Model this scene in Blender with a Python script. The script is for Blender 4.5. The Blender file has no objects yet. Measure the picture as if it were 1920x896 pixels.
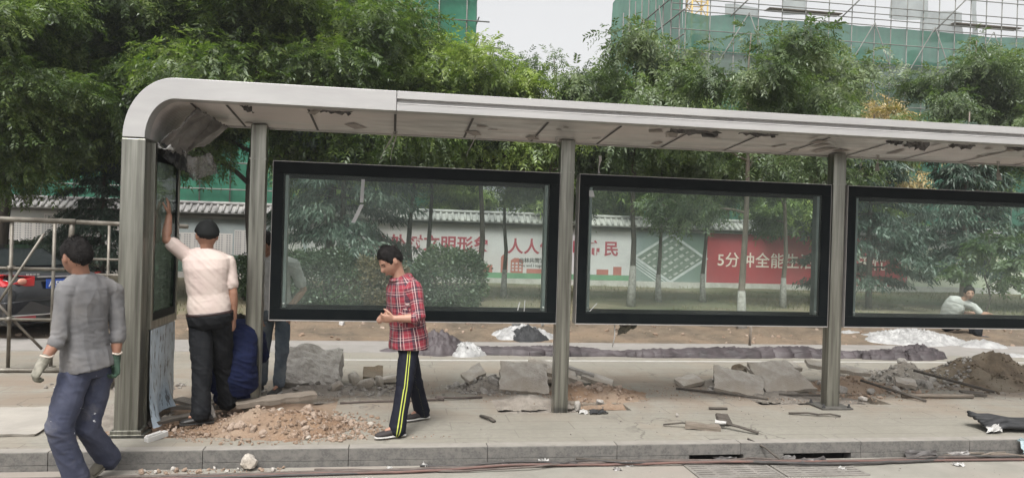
import bpy, bmesh, math, random
import numpy as np
from mathutils import Vector, Matrix, noise
R = math.radians
PI = math.pi
scene = bpy.context.scene
C = scene.collection

# ------------------------------------------------------------------ camera
def cam_axes(yaw, pitch, roll):
    f = Vector((math.sin(yaw)*math.cos(pitch), math.cos(yaw)*math.cos(pitch), math.sin(pitch)))
    r = Vector((math.cos(yaw), -math.sin(yaw), 0))
    u = r.cross(f)
    c, s = math.cos(roll), math.sin(roll)
    return c*r+s*u, -s*r+c*u, f
_r, _u, _f = cam_axes(R(8.8686), R(-0.1442), R(1.6987))
cam = bpy.data.cameras.new('camera')
cam.sensor_width = 36.0
cam.lens = 36.0*1420/1920
cam.clip_start = 0.05
cam.clip_end = 2000
cam_o = bpy.data.objects.new('camera', cam)
cam_o.matrix_world = Matrix(((_r.x, _u.x, -_f.x, 0), (_r.y, _u.y, -_f.y, 0), (_r.z, _u.z, -_f.z, 1.85), (0, 0, 0, 1)))
C.objects.link(cam_o)
scene.camera = cam_o

# ------------------------------------------------------------------ sky, sun, exposure
SUN_EL, SUN_AZ = R(58), R(200)          # azimuth measured clockwise from +Y
world = bpy.data.worlds.new("World")
scene.world = world
world.use_nodes = True
nt = world.node_tree
nt.nodes.clear()
sky = nt.nodes.new('ShaderNodeTexSky')
sky.sky_type = 'NISHITA'
sky.sun_disc = False
sky.sun_elevation = SUN_EL
sky.sun_rotation = SUN_AZ
sky.air_density = 1.0
sky.dust_density = 6.0
sky.ozone_density = 1.0
hs = nt.nodes.new('ShaderNodeHueSaturation')
hs.inputs['Saturation'].default_value = 0.05
hs.inputs['Value'].default_value = 1.0
bg = nt.nodes.new('ShaderNodeBackground')
bg.inputs['Strength'].default_value = 0.15
ow = nt.nodes.new('ShaderNodeOutputWorld')
nt.links.new(sky.outputs[0], hs.inputs['Color'])
nt.links.new(hs.outputs[0], bg.inputs['Color'])
nt.links.new(bg.outputs[0], ow.inputs['Surface'])
sl = bpy.data.lights.new('sun', 'SUN')
sl.energy = 1.5
sl.angle = R(16)
sl.color = (1.0, 0.97, 0.92)
sun = bpy.data.objects.new('sun', sl)
_d = Vector((math.sin(SUN_AZ)*math.cos(SUN_EL), math.cos(SUN_AZ)*math.cos(SUN_EL), math.sin(SUN_EL)))
sun.rotation_euler = (-_d).to_track_quat('-Z', 'Y').to_euler()
sun.location = (0, -20, 40)
C.objects.link(sun)
scene.view_settings.view_transform = 'Standard'
scene.view_settings.look = 'None'
scene.view_settings.gamma = 1.0
scene.view_settings.use_curve_mapping = False
scene.view_settings.exposure = 0.84
scene.render.engine = 'CYCLES'
scene.cycles.use_denoising = True
try:
    scene.cycles.denoiser = 'OPENIMAGEDENOISE'
except Exception:
    pass
scene.cycles.max_bounces = 8
scene.cycles.transparent_max_bounces = 16
scene.cycles.caustics_reflective = False
scene.cycles.caustics_refractive = False

# ------------------------------------------------------------------ materials
MATS = {}
def node_mat(name):
    m = bpy.data.materials.new(name)
    m.use_nodes = True
    t = m.node_tree
    b = t.nodes.get('Principled BSDF')
    return m, t, b

def lk(t, a, b):
    t.links.new(a, b)

def coords(t, scale=(1, 1, 1), kind='Object'):
    tc = t.nodes.new('ShaderNodeTexCoord')
    mp = t.nodes.new('ShaderNodeMapping')
    mp.inputs['Scale'].default_value = scale
    lk(t, tc.outputs[kind], mp.inputs['Vector'])
    return mp.outputs['Vector']

def noise_n(t, vec, scale, detail=4, rough=0.6, dist=0.0):
    n = t.nodes.new('ShaderNodeTexNoise')
    n.inputs['Scale'].default_value = scale
    n.inputs['Detail'].default_value = detail
    n.inputs['Roughness'].default_value = rough
    n.inputs['Distortion'].default_value = dist
    lk(t, vec, n.inputs['Vector'])
    return n.outputs['Fac']

def ramp(t, fac, stops):
    r = t.nodes.new('ShaderNodeValToRGB')
    e = r.color_ramp.elements
    while len(e) < len(stops):
        e.new(0.5)
    for i, (p, c) in enumerate(stops):
        e[i].position = p
        e[i].color = (c[0], c[1], c[2], 1) if hasattr(c, '__len__') else (c, c, c, 1)
    lk(t, fac, r.inputs['Fac'])
    return r.outputs['Color']

def mixc(t, fac, a, b, mode='MIX'):
    m = t.nodes.new('ShaderNodeMix')
    m.data_type = 'RGBA'
    m.blend_type = mode
    for sock, v in ((m.inputs[0], fac), (m.inputs[6], a), (m.inputs[7], b)):
        if hasattr(v, 'is_linked'):
            lk(t, v, sock)
        elif hasattr(v, '__len__'):
            sock.default_value = (v[0], v[1], v[2], 1)
        else:
            sock.default_value = v
    return m.outputs[2]

def math_n(t, op, a, b=None, c=None):
    m = t.nodes.new('ShaderNodeMath')
    m.operation = op
    for i, v in enumerate((a, b, c)):
        if v is None:
            continue
        if hasattr(v, 'is_linked'):
            lk(t, v, m.inputs[i])
        else:
            m.inputs[i].default_value = v
    return m.outputs[0]

def bump_n(t, b, height, strength=0.3, dist=0.01):
    n = t.nodes.new('ShaderNodeBump')
    n.inputs['Strength'].default_value = strength
    n.inputs['Distance'].default_value = dist
    lk(t, height, n.inputs['Height'])
    lk(t, n.outputs[0], b.inputs['Normal'])

def pmat(name, c1, c2=None, scale=6.0, rough=0.7, metal=0.0, bump=0.0, bscale=None, bdist=0.01,
         stretch=(1, 1, 1), detail=5, c3=None, spec=0.5, lo=0.35, hi=0.65, coat=0.0):
    """Mottled surface: noise between c1 and c2 (and c3 in a broad second noise), with a fine bump."""
    if name in MATS:
        return MATS[name]
    m, t, b = node_mat(name)
    b.inputs['Roughness'].default_value = rough
    b.inputs['Metallic'].default_value = metal
    b.inputs['Specular IOR Level'].default_value = spec
    b.inputs['Coat Weight'].default_value = coat
    v = coords(t, stretch)
    if c2 is None:
        c2 = tuple(x*0.75 for x in c1)
    k = 1.0 if any(w in name for w in ('print', 'ink', 'tiles', 'render', 'plinth', 'bark', 'lawn', 'grass')) else .82
    c1, c2 = tuple(x*k for x in c1), tuple(x*k for x in c2)
    if c3 is not None: c3 = tuple(x*k for x in c3)
    col = ramp(t, noise_n(t, v, scale, detail), [(lo, c1), (hi, c2)])
    if c3 is not None:
        f = ramp(t, noise_n(t, v, scale*0.22, 4), [(0.45, 0.0), (0.62, 1.0)])
        col = mixc(t, f, col, c3)
    lk(t, col, b.inputs['Base Color'])
    if bump:
        bump_n(t, b, noise_n(t, v, bscale or scale*6, 6, 0.65), bump, bdist)
    MATS[name] = m
    return m

M = {}
M['steel'] = pmat('brushed_steel', (.38, .375, .33), (.16, .157, .134), 2.4, .28, .85, .06, 60, .002, (9, 9, .35))  # light and dark upright streaks in the colour stand for reflections
M['silver'] = pmat('silver_paint', (.47, .46, .45), (.41, .40, .395), 1.2, .42, .25, .03, 40, .002, (1, 4, 6))
M['silver_dull'] = pmat('dull_aluminium', (.46, .44, .42), (.38, .36, .345), 2.0, .4, .4)
M['black_frame'] = pmat('black_enamel', (.004, .006, .007), (.007, .009, .0095), 5, .45, 0, spec=.07)
M['dark_rubber'] = pmat('dark_rubber', (.02, .02, .021), (.035, .034, .033), 9, .75)
M['ceiling'] = pmat('filmed_ceiling', (.70, .695, .685), (.44, .43, .42), 2.6, .38, .1, .12, 12, .01, (.8, 3.0, 3), c3=(.66, .60, .585))
M['ceil_seam'] = pmat('ceiling_seam', (.05, .045, .045), (.09, .08, .08), 8, .7)
M['torn_film'] = pmat('torn_dark_film', (.05, .045, .043), (.11, .10, .095), 9, .4, 0, .3, 30)
M['grey_film'] = pmat('grey_film', (.24, .225, .215), (.085, .08, .075), 3.0, .30, 0, .3, 14, .02, lo=.42, hi=.6)
M['white_film'] = pmat('white_film', (.43, .425, .415), (.26, .256, .25), 6, .42, 0, .5, 22, .02)
M['paper'] = pmat('paper', (.52, .51, .49), (.38, .37, .35), 12, .8)
M['concrete'] = pmat('broken_concrete', (.52, .475, .42), (.36, .32, .275), 7, .92, 0, .8, 34, .02, c3=(.38, .33, .27))
M['concrete_light'] = pmat('pale_concrete', (.60, .56, .51), (.42, .385, .345), 9, .92, 0, 1.0, 26, .03)
def rubble_mat(name, c1, c2, c3):
    c1, c2, c3 = [tuple(x*.84 for x in c) for c in (c1, c2, c3)]
    m, t, b = node_mat(name)
    g = t.nodes.new('ShaderNodeNewGeometry')
    v = coords(t)
    col = ramp(t, g.outputs['Random Per Island'], [(0, c1), (.5, c2), (1, c3)])
    n = noise_n(t, v, 22, 5, .65)
    col = mixc(t, ramp(t, n, [(.35, .0), (.7, .55)]), col, tuple(x*.62 for x in c2))
    lk(t, col, b.inputs['Base Color'])
    b.inputs['Roughness'].default_value = .95
    bump_n(t, b, noise_n(t, v, 45, 6, .65), .8, .02)
    return m
M['rubble_tan'] = rubble_mat('tan_rubble', (.22, .15, .10), (.31, .222, .16), (.42, .335, .27))
M['rubble_grey'] = rubble_mat('grey_rubble', (.20, .175, .15), (.30, .275, .245), (.41, .38, .345))
M['soil'] = pmat('orange_soil', (.29, .188, .118), (.205, .128, .08), 5, .97, 0, 1.0, 45, .02, c3=(.31, .23, .165))
M['soil_dark'] = pmat('brown_soil', (.185, .14, .095), (.11, .083, .056), 6, .97, 0, 1.0, 45, .02, c3=(.21, .175, .13))
M['soil_grey'] = pmat('grey_soil', (.31, .275, .235), (.205, .178, .148), 8, .97, 0, 1.0, 45, .02)
M['wood'] = pmat('weathered_wood', (.24, .20, .16), (.14, .115, .09), 4, .85, 0, .4, 30, .005, (1, 12, 12))
M['wood_dark'] = pmat('dark_wood', (.10, .085, .07), (.055, .046, .038), 4, .85, 0, .4, 30, .005, (1, 12, 12))
M['tarp'] = pmat('plum_grey_tarpaulin', (.060, .046, .049), (.026, .020, .021), 6, .62, 0, .25, 60, .006, c3=(.095, .078, .082))
M['black_cloth'] = pmat('black_cloth', (.012, .013, .014), (.03, .03, .032), 8, .75, 0, .5, 30, .01)
M['cable'] = pmat('dusty_cable', (.075, .055, .047), (.13, .105, .09), 7, .7)
M['iron'] = pmat('cast_iron', (.27, .25, .225), (.19, .175, .155), 7, .8, .1, .4, 60, .004)
M['galv'] = pmat('galvanised_pipe', (.23, .21, .175), (.12, .105, .085), 7, .5, .35, .2, 40, .003)
M['drain_black'] = pmat('drain_shade', (.006, .006, .006), (.01, .01, .009), 6, .95)  # near-black colour painted for the shade inside the drain
M['white_paint'] = pmat('white_paint', (.62, .60, .57), (.46, .445, .42), 6, .7)
M['leaf_dummy'] = None
M['bark'] = pmat('grey_brown_bark', (.085, .070, .055), (.045, .037, .029), 9, .95, 0, .8, 30, .02, (1, 1, .3))
M['bark_pale'] = pmat('pale_bark', (.20, .165, .135), (.12, .10, .08), 7, .95, 0, .7, 30, .02, (1, 1, .3))
M['lime'] = pmat('lime_wash', (.42, .40, .37), (.24, .225, .20), 9, .9, 0, .4, 30, .01)

def glass_mat(name, tint, dust, rough=0.02, spec=1.5):
    """Pane: mostly clear, a fresnel reflection of the street and a thin film of dust."""
    m = bpy.data.materials.new(name)
    m.use_nodes = True
    t = m.node_tree
    t.nodes.clear()
    out = t.nodes.new('ShaderNodeOutputMaterial')
    tr = t.nodes.new('ShaderNodeBsdfTransparent')
    tr.inputs[0].default_value = (*tint, 1)
    gl = t.nodes.new('ShaderNodeBsdfGlossy')
    gl.inputs['Roughness'].default_value = rough
    gl.inputs['Color'].default_value = (.9, 1, .97, 1)
    df = t.nodes.new('ShaderNodeBsdfDiffuse')
    df.inputs[0].default_value = (.42, .46, .43, 1)
    fr = t.nodes.new('ShaderNodeFresnel')
    fr.inputs['IOR'].default_value = spec
    v = coords(t)
    nz = noise_n(t, v, 1.3, 5, .6, .4)
    f = ramp(t, nz, [(.3, dust*.4), (.75, dust*1.8)])
    m1 = t.nodes.new('ShaderNodeMixShader')
    lk(t, f, m1.inputs[0]); lk(t, tr.outputs[0], m1.inputs[1]); lk(t, df.outputs[0], m1.inputs[2])
    m2 = t.nodes.new('ShaderNodeMixShader')
    lk(t, fr.outputs[0], m2.inputs[0]); lk(t, m1.outputs[0], m2.inputs[1]); lk(t, gl.outputs[0], m2.inputs[2])
    lk(t, m2.outputs[0], out.inputs['Surface'])
    return m
M['glass'] = glass_mat('display_glass', (.90, .95, .925), .05, .015, 1.28)
M['glass_dark'] = glass_mat('end_case_glass', (.45, .50, .48), .015, .02, 1.25)

def film_mat(name, col, alpha):
    m, t, b = node_mat(name)
    v = coords(t)
    b.inputs['Base Color'].default_value = (*col, 1)
    b.inputs['Roughness'].default_value = .25
    f = ramp(t, noise_n(t, v, 6, 5, .6, .6), [(.35, max(0, alpha-.25)), (.65, min(1, alpha+.25))])
    lk(t, f, b.inputs['Alpha'])
    bump_n(t, b, noise_n(t, v, 10, 4), .5, .02)
    return m
M['clear_film'] = film_mat('crumpled_clear_film', (.20, .19, .18), .6)

# ------------------------------------------------------------------ mesh helpers
class MB:
    """Collects shapes and links them as ONE mesh object."""
    def __init__(self):
        self.v, self.f, self.sm = [], [], []
    def add(self, vs, fs, smooth=False):
        o = len(self.v)
        self.v += [tuple(x) for x in vs]
        self.f += [tuple(i+o for i in f) for f in fs]
        self.sm += [smooth]*len(fs)
        return self
    def box(self, lo, hi, mat=None):
        x0, y0, z0 = lo; x1, y1, z1 = hi
        vs = [(x0, y0, z0), (x1, y0, z0), (x1, y1, z0), (x0, y1, z0), (x0, y0, z1), (x1, y0, z1), (x1, y1, z1), (x0, y1, z1)]
        if mat is not None:
            vs = [mat @ Vector(p) for p in vs]
        return self.add(vs, [(0, 3, 2, 1), (4, 5, 6, 7), (0, 1, 5, 4), (1, 2, 6, 5), (2, 3, 7, 6), (3, 0, 4, 7)])
    def prism(self, outline, y0, y1, mat=None):
        """outline = (x, z) ring, extruded along y"""
        n = len(outline)
        vs = [(x, y0, z) for x, z in outline]+[(x, y1, z) for x, z in outline]
        if mat is not None:
            vs = [mat @ Vector(p) for p in vs]
        fs = [tuple(range(n)), tuple(range(2*n-1, n-1, -1))]
        fs += [(i, i+n, (i+1) % n+n, (i+1) % n) for i in range(n)]
        return self.add(vs, fs)
    def loft(self, rings, smooth=True, cap=True):
        n = len(rings[0])
        vs = [p for r in rings for p in r]
        fs = []
        for k in range(len(rings)-1):
            for i in range(n):
                j = (i+1) % n
                fs.append((k*n+i, k*n+j, (k+1)*n+j, (k+1)*n+i))
        if cap:
            fs.append(tuple(range(n-1, -1, -1)))
            fs.append(tuple(range((len(rings)-1)*n, len(rings)*n)))
        return self.add(vs, fs, smooth)
    def tube(self, pts, rad, n=8, smooth=True, cap=True, flat=1.0):
        pts = [Vector(p) for p in pts]
        if not hasattr(rad, '__len__'):
            rad = [rad]*len(pts)
        rings = []
        ref = None
        for i, p in enumerate(pts):
            a = pts[max(0, i-1)]; b = pts[min(len(pts)-1, i+1)]
            d = (b-a)
            d = d.normalized() if d.length > 1e-9 else Vector((0, 0, 1))
            if ref is None:
                ref = Vector((0, 0, 1)) if abs(d.z) < .9 else Vector((1, 0, 0))
            u = (ref-d*ref.dot(d)).normalized()
            w = d.cross(u)
            ref = u
            r = rad[i]
            rings.append([p+u*(math.cos(2*PI*k/n)*r*flat)+w*(math.sin(2*PI*k/n)*r) for k in range(n)])
        return self.loft(rings, smooth, cap)
    def sphere(self, c, r, n=12, m=8, mat=None, smooth=True):
        c = Vector(c)
        if not hasattr(r, '__len__'):
            r = (r, r, r)
        rings = []
        for i in range(m+1):
            th = PI*(i+.02 if i == 0 else (i-.02 if i == m else i))/m
            rings.append([(math.sin(th)*math.cos(2*PI*k/n)*r[0], math.sin(th)*math.sin(2*PI*k/n)*r[1], -math.cos(th)*r[2]) for k in range(n)])
        rings = [[(mat @ Vector(p) if mat is not None else Vector(p))+c for p in ring] for ring in rings]
        return self.loft(rings, smooth)
    def rock(self, c, r, seed, squash=(1, 1, 1), rot=None, rough=.28, sub=1):
        bm = bmesh.new()
        bmesh.ops.create_icosphere(bm, subdivisions=sub, radius=1)
        rnd = random.Random(seed)
        off = Vector((rnd.uniform(-50, 50), rnd.uniform(-50, 50), rnd.uniform(-50, 50)))
        mt = rot if rot is not None else Matrix.Rotation(rnd.uniform(0, 6.28), 3, Vector((rnd.uniform(-1, 1), rnd.uniform(-1, 1), rnd.uniform(-1, 1)+.01)).normalized())
        vs = []
        for v in bm.verts:
            k = 1+rough*1.6*noise.noise(v.co*1.1+off)+rough*.5*noise.noise(v.co*3.1+off)
            p = v.co*k
            # chop flat facets
            for ax in range(3):
                lim = .74
                if abs(p[ax]) > lim:
                    p[ax] = math.copysign(lim+(abs(p[ax])-lim)*.25, p[ax])
            p = Vector((p.x*squash[0], p.y*squash[1], p.z*squash[2]))*r
            vs.append(mt @ p+Vector(c))
        bm.verts.index_update()
        fs = [tuple(v.index for v in f.verts) for f in bm.faces]
        bm.free()
        return self.add(vs, fs, False)
    def mesh(self, name, mat=None):
        me = bpy.data.meshes.new(name)
        me.from_pydata([tuple(p) for p in self.v], [], self.f)
        me.polygons.foreach_set('use_smooth', self.sm)
        if mat is not None:
            me.materials.append(mat)
        me.update()
        bm = bmesh.new(); bm.from_mesh(me)
        bmesh.ops.recalc_face_normals(bm, faces=bm.faces)
        bm.to_mesh(me); bm.free()
        return me
    def build(self, name, mat=None, parent=None, bevel=0.0, seg=2):
        o = bpy.data.objects.new(name, self.mesh(name, mat))
        C.objects.link(o)
        if parent is not None:
            adopt(o, parent)
        if bevel:
            b = o.modifiers.new('bevel', 'BEVEL')
            b.width = bevel; b.segments = seg; b.limit_method = 'ANGLE'; b.angle_limit = R(40)
        return o

def tag(o, label=None, cat=None, group=None, kind=None):
    if label: o['label'] = label
    if cat: o['category'] = cat
    if group: o['group'] = group
    if kind: o['kind'] = kind
    return o

def empty(name, loc=(0, 0, 0), rz=0.0):
    o = bpy.data.objects.new(name, None)
    o.empty_display_size = .2
    o.location = loc
    o.rotation_euler = (0, 0, rz)
    C.objects.link(o)
    return o

WORLD_ROOTS = {}
def wthing(name, loc, label, cat, group=None):
    """An Empty at the thing's base whose parts are modelled in world coordinates."""
    o = empty(name, loc)
    WORLD_ROOTS[o.name] = Matrix.Translation(Vector(loc)).inverted()
    return tag(o, label, cat, group)

def adopt(o, parent):
    o.parent = parent
    if parent.name in WORLD_ROOTS:
        o.matrix_parent_inverse = WORLD_ROOTS[parent.name]

def copy_tree(o, parent=None):
    c = o.copy(); C.objects.link(c)
    if parent is not None:
        c.parent = parent
    for ch in list(o.children):
        copy_tree(ch, c)
    return c

def link_mesh(name, me, parent=None, loc=None, rz=0, scale=1):
    o = bpy.data.objects.new(name, me); C.objects.link(o)
    if parent is not None: o.parent = parent
    if loc is not None: o.location = loc
    o.rotation_euler = (0, 0, rz)
    o.scale = (scale,)*3 if not hasattr(scale, '__len__') else scale
    return o

def np_mesh(name, verts, quads, mat, smooth=False):
    me = bpy.data.meshes.new(name)
    nv, nf = len(verts), len(quads)
    k = quads.shape[1]
    me.vertices.add(nv)
    me.vertices.foreach_set('co', np.ascontiguousarray(verts, dtype=np.float32).ravel())
    me.loops.add(nf*k)
    me.loops.foreach_set('vertex_index', np.ascontiguousarray(quads, dtype=np.int32).ravel())
    me.polygons.add(nf)
    me.polygons.foreach_set('loop_start', np.arange(0, nf*k, k, dtype=np.int32))
    if smooth:
        me.polygons.foreach_set('use_smooth', np.ones(nf, dtype=bool))
    me.update(calc_edges=True)
    me.validate()
    if mat is not None:
        me.materials.append(mat)
    return me

def fbm(x, y, seed=0, oct=4, f=1.0):
    s, a = 0, 1.0
    for o in range(oct):
        s += a*noise.noise(Vector((x*f, y*f, seed*7.3+o*3.1)))
        a *= .5; f *= 2.1
    return s

def grid_mesh(name, x0, x1, y0, y1, nx, ny, hfun, mat, smooth=True):
    xs = np.linspace(x0, x1, nx); ys = np.linspace(y0, y1, ny)
    v = np.array([(x, y, hfun(x, y)) for y in ys for x in xs], dtype=np.float32)
    idx = np.arange(nx*ny).reshape(ny, nx)
    q = np.stack([idx[:-1, :-1], idx[:-1, 1:], idx[1:, 1:], idx[1:, :-1]], -1).reshape(-1, 4)
    return np_mesh(name, v, q, mat, smooth)

def text_mesh(body, size, name, mat, parent, loc, rot=(R(90), 0, 0), bold=0.0, space=1.0, extrude=.003, align='LEFT'):
    cu = bpy.data.curves.new(name, 'FONT')
    cu.body = body; cu.size = size; cu.offset = bold; cu.extrude = extrude
    cu.space_character = space; cu.align_x = align
    tmp = bpy.data.objects.new('tmp_text', cu); C.objects.link(tmp)
    dg = bpy.context.evaluated_depsgraph_get(); dg.update()
    me = bpy.data.meshes.new_from_object(tmp.evaluated_get(dg))
    bpy.data.objects.remove(tmp)
    me.name = name
    me.materials.clear(); me.materials.append(mat)
    o = bpy.data.objects.new(name, me); C.objects.link(o)
    o.location = loc; o.rotation_euler = rot
    adopt(o, parent)
    return o
# ================================================================== THE SETTING
def pave_mat():
    m, t, b = node_mat('worn_pavement')
    v = coords(t)
    n1 = noise_n(t, v, .9, 6, .65)
    n2 = noise_n(t, v, 14, 6, .7)
    col = ramp(t, n1, [(.3, (.20, .187, .153)), (.55, (.235, .222, .184)), (.75, (.265, .253, .214))])
    col = mixc(t, ramp(t, n2, [(.35, .55), (.7, 0.0)]), col, (.165, .148, .128))
    # tan dirt washed out of the dug holes
    d = ramp(t, noise_n(t, v, .55, 5, .6, .5), [(.52, 0.0), (.72, .65)])
    col = mixc(t, d, col, (.225, .175, .128))
    # soil trodden out of the holes along the line of posts
    sp_ = t.nodes.new('ShaderNodeSeparateXYZ'); lk(t, v, sp_.inputs[0])
    yb = ramp(t, math_n(t, 'MULTIPLY', sp_.outputs[1], .05), [(.365, 0.0), (.43, 1.0), (.48, 1.0), (.545, 0.0)])
    dn = ramp(t, noise_n(t, v, 1.5, 6, .68, .4), [(.40, 0.0), (.58, .8)])
    col = mixc(t, math_n(t, 'MULTIPLY', yb, dn), col, (.185, .142, .105))
    # wheel and shovel scuffs
    sc_ = ramp(t, noise_n(t, coords(t, (.9, 5, 1)), 2.6, 5, .6), [(.60, 0.0), (.72, .35)])
    col = mixc(t, sc_, col, (.145, .13, .115))
    # setts: thin joints along and across
    br = t.nodes.new('ShaderNodeTexBrick')
    br.inputs['Scale'].default_value = 1.0
    br.inputs['Mortar Size'].default_value = .006
    br.inputs['Brick Width'].default_value = 1.2
    br.inputs['Row Height'].default_value = .30
    br.inputs['Color1'].default_value = (1, 1, 1, 1)
    br.inputs['Color2'].default_value = (.93, .93, .93, 1)
    br.inputs['Mortar'].default_value = (.42, .40, .37, 1)
    lk(t, v, br.inputs['Vector'])
    fade = ramp(t, noise_n(t, v, .7, 3), [(.38, .12), (.65, .75)])
    col = mixc(t, fade, col, mixc(t, 1.0, col, br.outputs['Color'], 'MULTIPLY'))
    # hairline cracks
    vo = t.nodes.new('ShaderNodeTexVoronoi'); vo.feature = 'DISTANCE_TO_EDGE'; vo.inputs['Scale'].default_value = .75
    wv = t.nodes.new('ShaderNodeVectorMath'); wv.operation = 'ADD'
    nn = t.nodes.new('ShaderNodeTexNoise'); nn.inputs['Scale'].default_value = 2.2; nn.inputs['Detail'].default_value = 5
    lk(t, v, nn.inputs['Vector']); lk(t, v, wv.inputs[0]); lk(t, nn.outputs['Color'], wv.inputs[1]); lk(t, wv.outputs[0], vo.inputs['Vector'])
    ck = math_n(t, 'MULTIPLY', ramp(t, vo.outputs['Distance'], [(0.0, 1.0), (.008, .8), (.014, 0.0)]), ramp(t, noise_n(t, v, .45, 3), [(.5, 0), (.58, .7)]))
    col = mixc(t, ck, col, (.075, .066, .056))
    lk(t, col, b.inputs['Base Color'])
    b.inputs['Roughness'].default_value = .9
    bump_n(t, b, n2, .35, .01)
    return m
M['pave'] = pave_mat()
M['road'] = pmat('dusty_concrete_road', (.295, .28, .242), (.235, .222, .19), 2.5, .92, 0, .5, 50, .006, c3=(.29, .255, .22))
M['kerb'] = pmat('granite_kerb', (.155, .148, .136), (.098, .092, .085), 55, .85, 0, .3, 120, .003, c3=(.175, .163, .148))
M['kerb_top'] = pmat('pale_granite', (.31, .287, .255), (.255, .235, .208), 7, .9, 0, .3, 90, .003)  # paler granite on the top than on the kerb face
M['earth'] = pmat('far_earth', (.17, .145, .10), (.10, .095, .06), .4, .97)
M['dirt'] = pmat('dirt_strip_soil', (.195, .15, .105), (.105, .082, .058), 4.2, .97, 0, 1.0, 18, .05, c3=(.225, .165, .112))
M['lawn'] = pmat('thin_lawn', (.135, .122, .075), (.20, .162, .11), .8, .97, 0, .8, 30, .03, c3=(.10, .108, .058))
M['line'] = pmat('pale_edging', (.52, .50, .47), (.43, .41, .38), 5, .85)

def structure(name, mb, mat, bevel=0):
    return tag(mb.build(name, mat, None, bevel), kind='structure')

# far ground, one sheet to the horizon
structure('ground', MB().add([(-400, -300, -.34), (400, -300, -.34), (400, 700, -.34), (-400, 700, -.34)], [(0, 1, 2, 3)]), M['earth'])
# road in front of the kerb
o = link_mesh('road', grid_mesh('road', -40, 45, -30, 6.60, 60, 60, lambda x, y: -.15+.004*fbm(x, y, 3, 2, .5), M['road']))
tag(o, kind='structure')
# kerb of granite stones, the drain inlets cut through two of them
kb = MB()
inlets = [(2.74, 3.27), (3.67, 4.36)]
joints = [-40.0]
x = -39.6
while x < 45:
    joints.append(x); x += 1.19
joints = [j for j in joints if abs(j-.87) > .5 and abs(j-4.46) > .5]+[.87, 4.46]
joints.sort()
for a, b_ in zip(joints[:-1], joints[1:]):
    rg = random.Random(int(a*100))
    dz = rg.uniform(-.003, .003)
    cuts = [(max(a, i0), min(b_, i1)) for i0, i1 in inlets if i1 > a and i0 < b_]
    kb.box((a+.002, 6.61+rg.uniform(0, .004), -.102), (b_-.002, 6.735, -.002+dz))
    pos = a+.002
    for c0, c1 in sorted(cuts)+[(b_-.002, None)]:
        if c0 > pos:
            kb.box((pos, 6.612, -.30), (c0, 6.735, -.104))
        pos = c1 if c1 else pos
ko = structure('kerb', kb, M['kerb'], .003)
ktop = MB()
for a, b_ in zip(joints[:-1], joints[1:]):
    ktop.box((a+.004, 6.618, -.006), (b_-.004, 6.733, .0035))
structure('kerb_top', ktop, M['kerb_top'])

# pavement with real holes dug out around the posts
pits = [(-2.75, -.55, 7.02, 8.62), (1.14, 2.02, 7.86, 8.52), (2.02, 2.62, 7.96, 8.30), (4.25, 5.9, 8.18, 8.75)]
xs = sorted({-40.0, 45.0, *[p[0] for p in pits], *[p[1] for p in pits]})
ys = sorted({6.737, 13.15, *[p[2] for p in pits], *[p[3] for p in pits]})
def in_pit(x, y):
    return any(a < x < b and c < y < d for a, b, c, d in pits)
pv = MB()
for i in range(len(xs)-1):
    for j in range(len(ys)-1):
        x0, x1, y0, y1 = xs[i], xs[i+1], ys[j], ys[j+1]
        if in_pit((x0+x1)/2, (y0+y1)/2):
            continue
        pv.add([(x0, y0, 0), (x1, y0, 0), (x1, y1, 0), (x0, y1, 0)], [(0, 1, 2, 3)])
        mx, my = (x0+x1)/2, (y0+y1)/2
        for (a, b_), (px, py) in ((((x0, y0), (x1, y0)), (mx, y0-.01)), (((x1, y0), (x1, y1)), (x1+.01, my)),
                                  (((x0, y1), (x1, y1)), (mx, y1+.01)), (((x0, y0), (x0, y1)), (x0-.01, my))):
            if in_pit(px, py):
                pv.add([(*a, 0), (*b_, 0), (*b_, -.09), (*a, -.09)], [(0, 1, 2, 3)])
structure('pavement', pv, M['pave'])
for k, (a, b_, c, d) in enumerate(pits):
    o = link_mesh('dug_ground', grid_mesh('dug_ground', a-.02, b_+.02, c-.02, d+.02, 40, 30,
                  lambda x, y: -.055+.035*fbm(x, y, 11, 4, 4), M['soil'] if k == 0 else M['soil_grey']))
    tag(o, kind='structure')
structure('edging_line', MB().box((-1.6, 11.17, -.03), (45, 11.235, .006)), M['line'])
structure('path', MB().box((-40, 11.9, -.03), (45, 13.15, .004)), pmat('back_path', (.295, .275, .255), (.24, .224, .204), 3, .92, 0, .4, 60, .004))

def bank(x, y):
    t = min(1, max(0, (y-13.1)/.9))*min(1, max(0, (16.9-y)/1.2))
    return -.03+t*(.13+.10*fbm(x*.7, y, 5, 4, 1.1)+.035*fbm(x, y, 6, 3, 4.5))
o = link_mesh('dirt_strip', grid_mesh('dirt_strip', -40, 45, 13.0, 17.0, 340, 32, bank, M['dirt']))
tag(o, kind='structure')
o = link_mesh('lawn', grid_mesh('lawn', -60, 70, 16.6, 30.5, 130, 30, lambda x, y: -.02+.05*fbm(x, y, 8, 3, .4), M['lawn']))
tag(o, kind='structure')
o = link_mesh('site_ground', grid_mesh('site_ground', -90, 120, 30.4, 90, 20, 20, lambda x, y: -.1, M['earth']))
tag(o, kind='structure')

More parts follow.
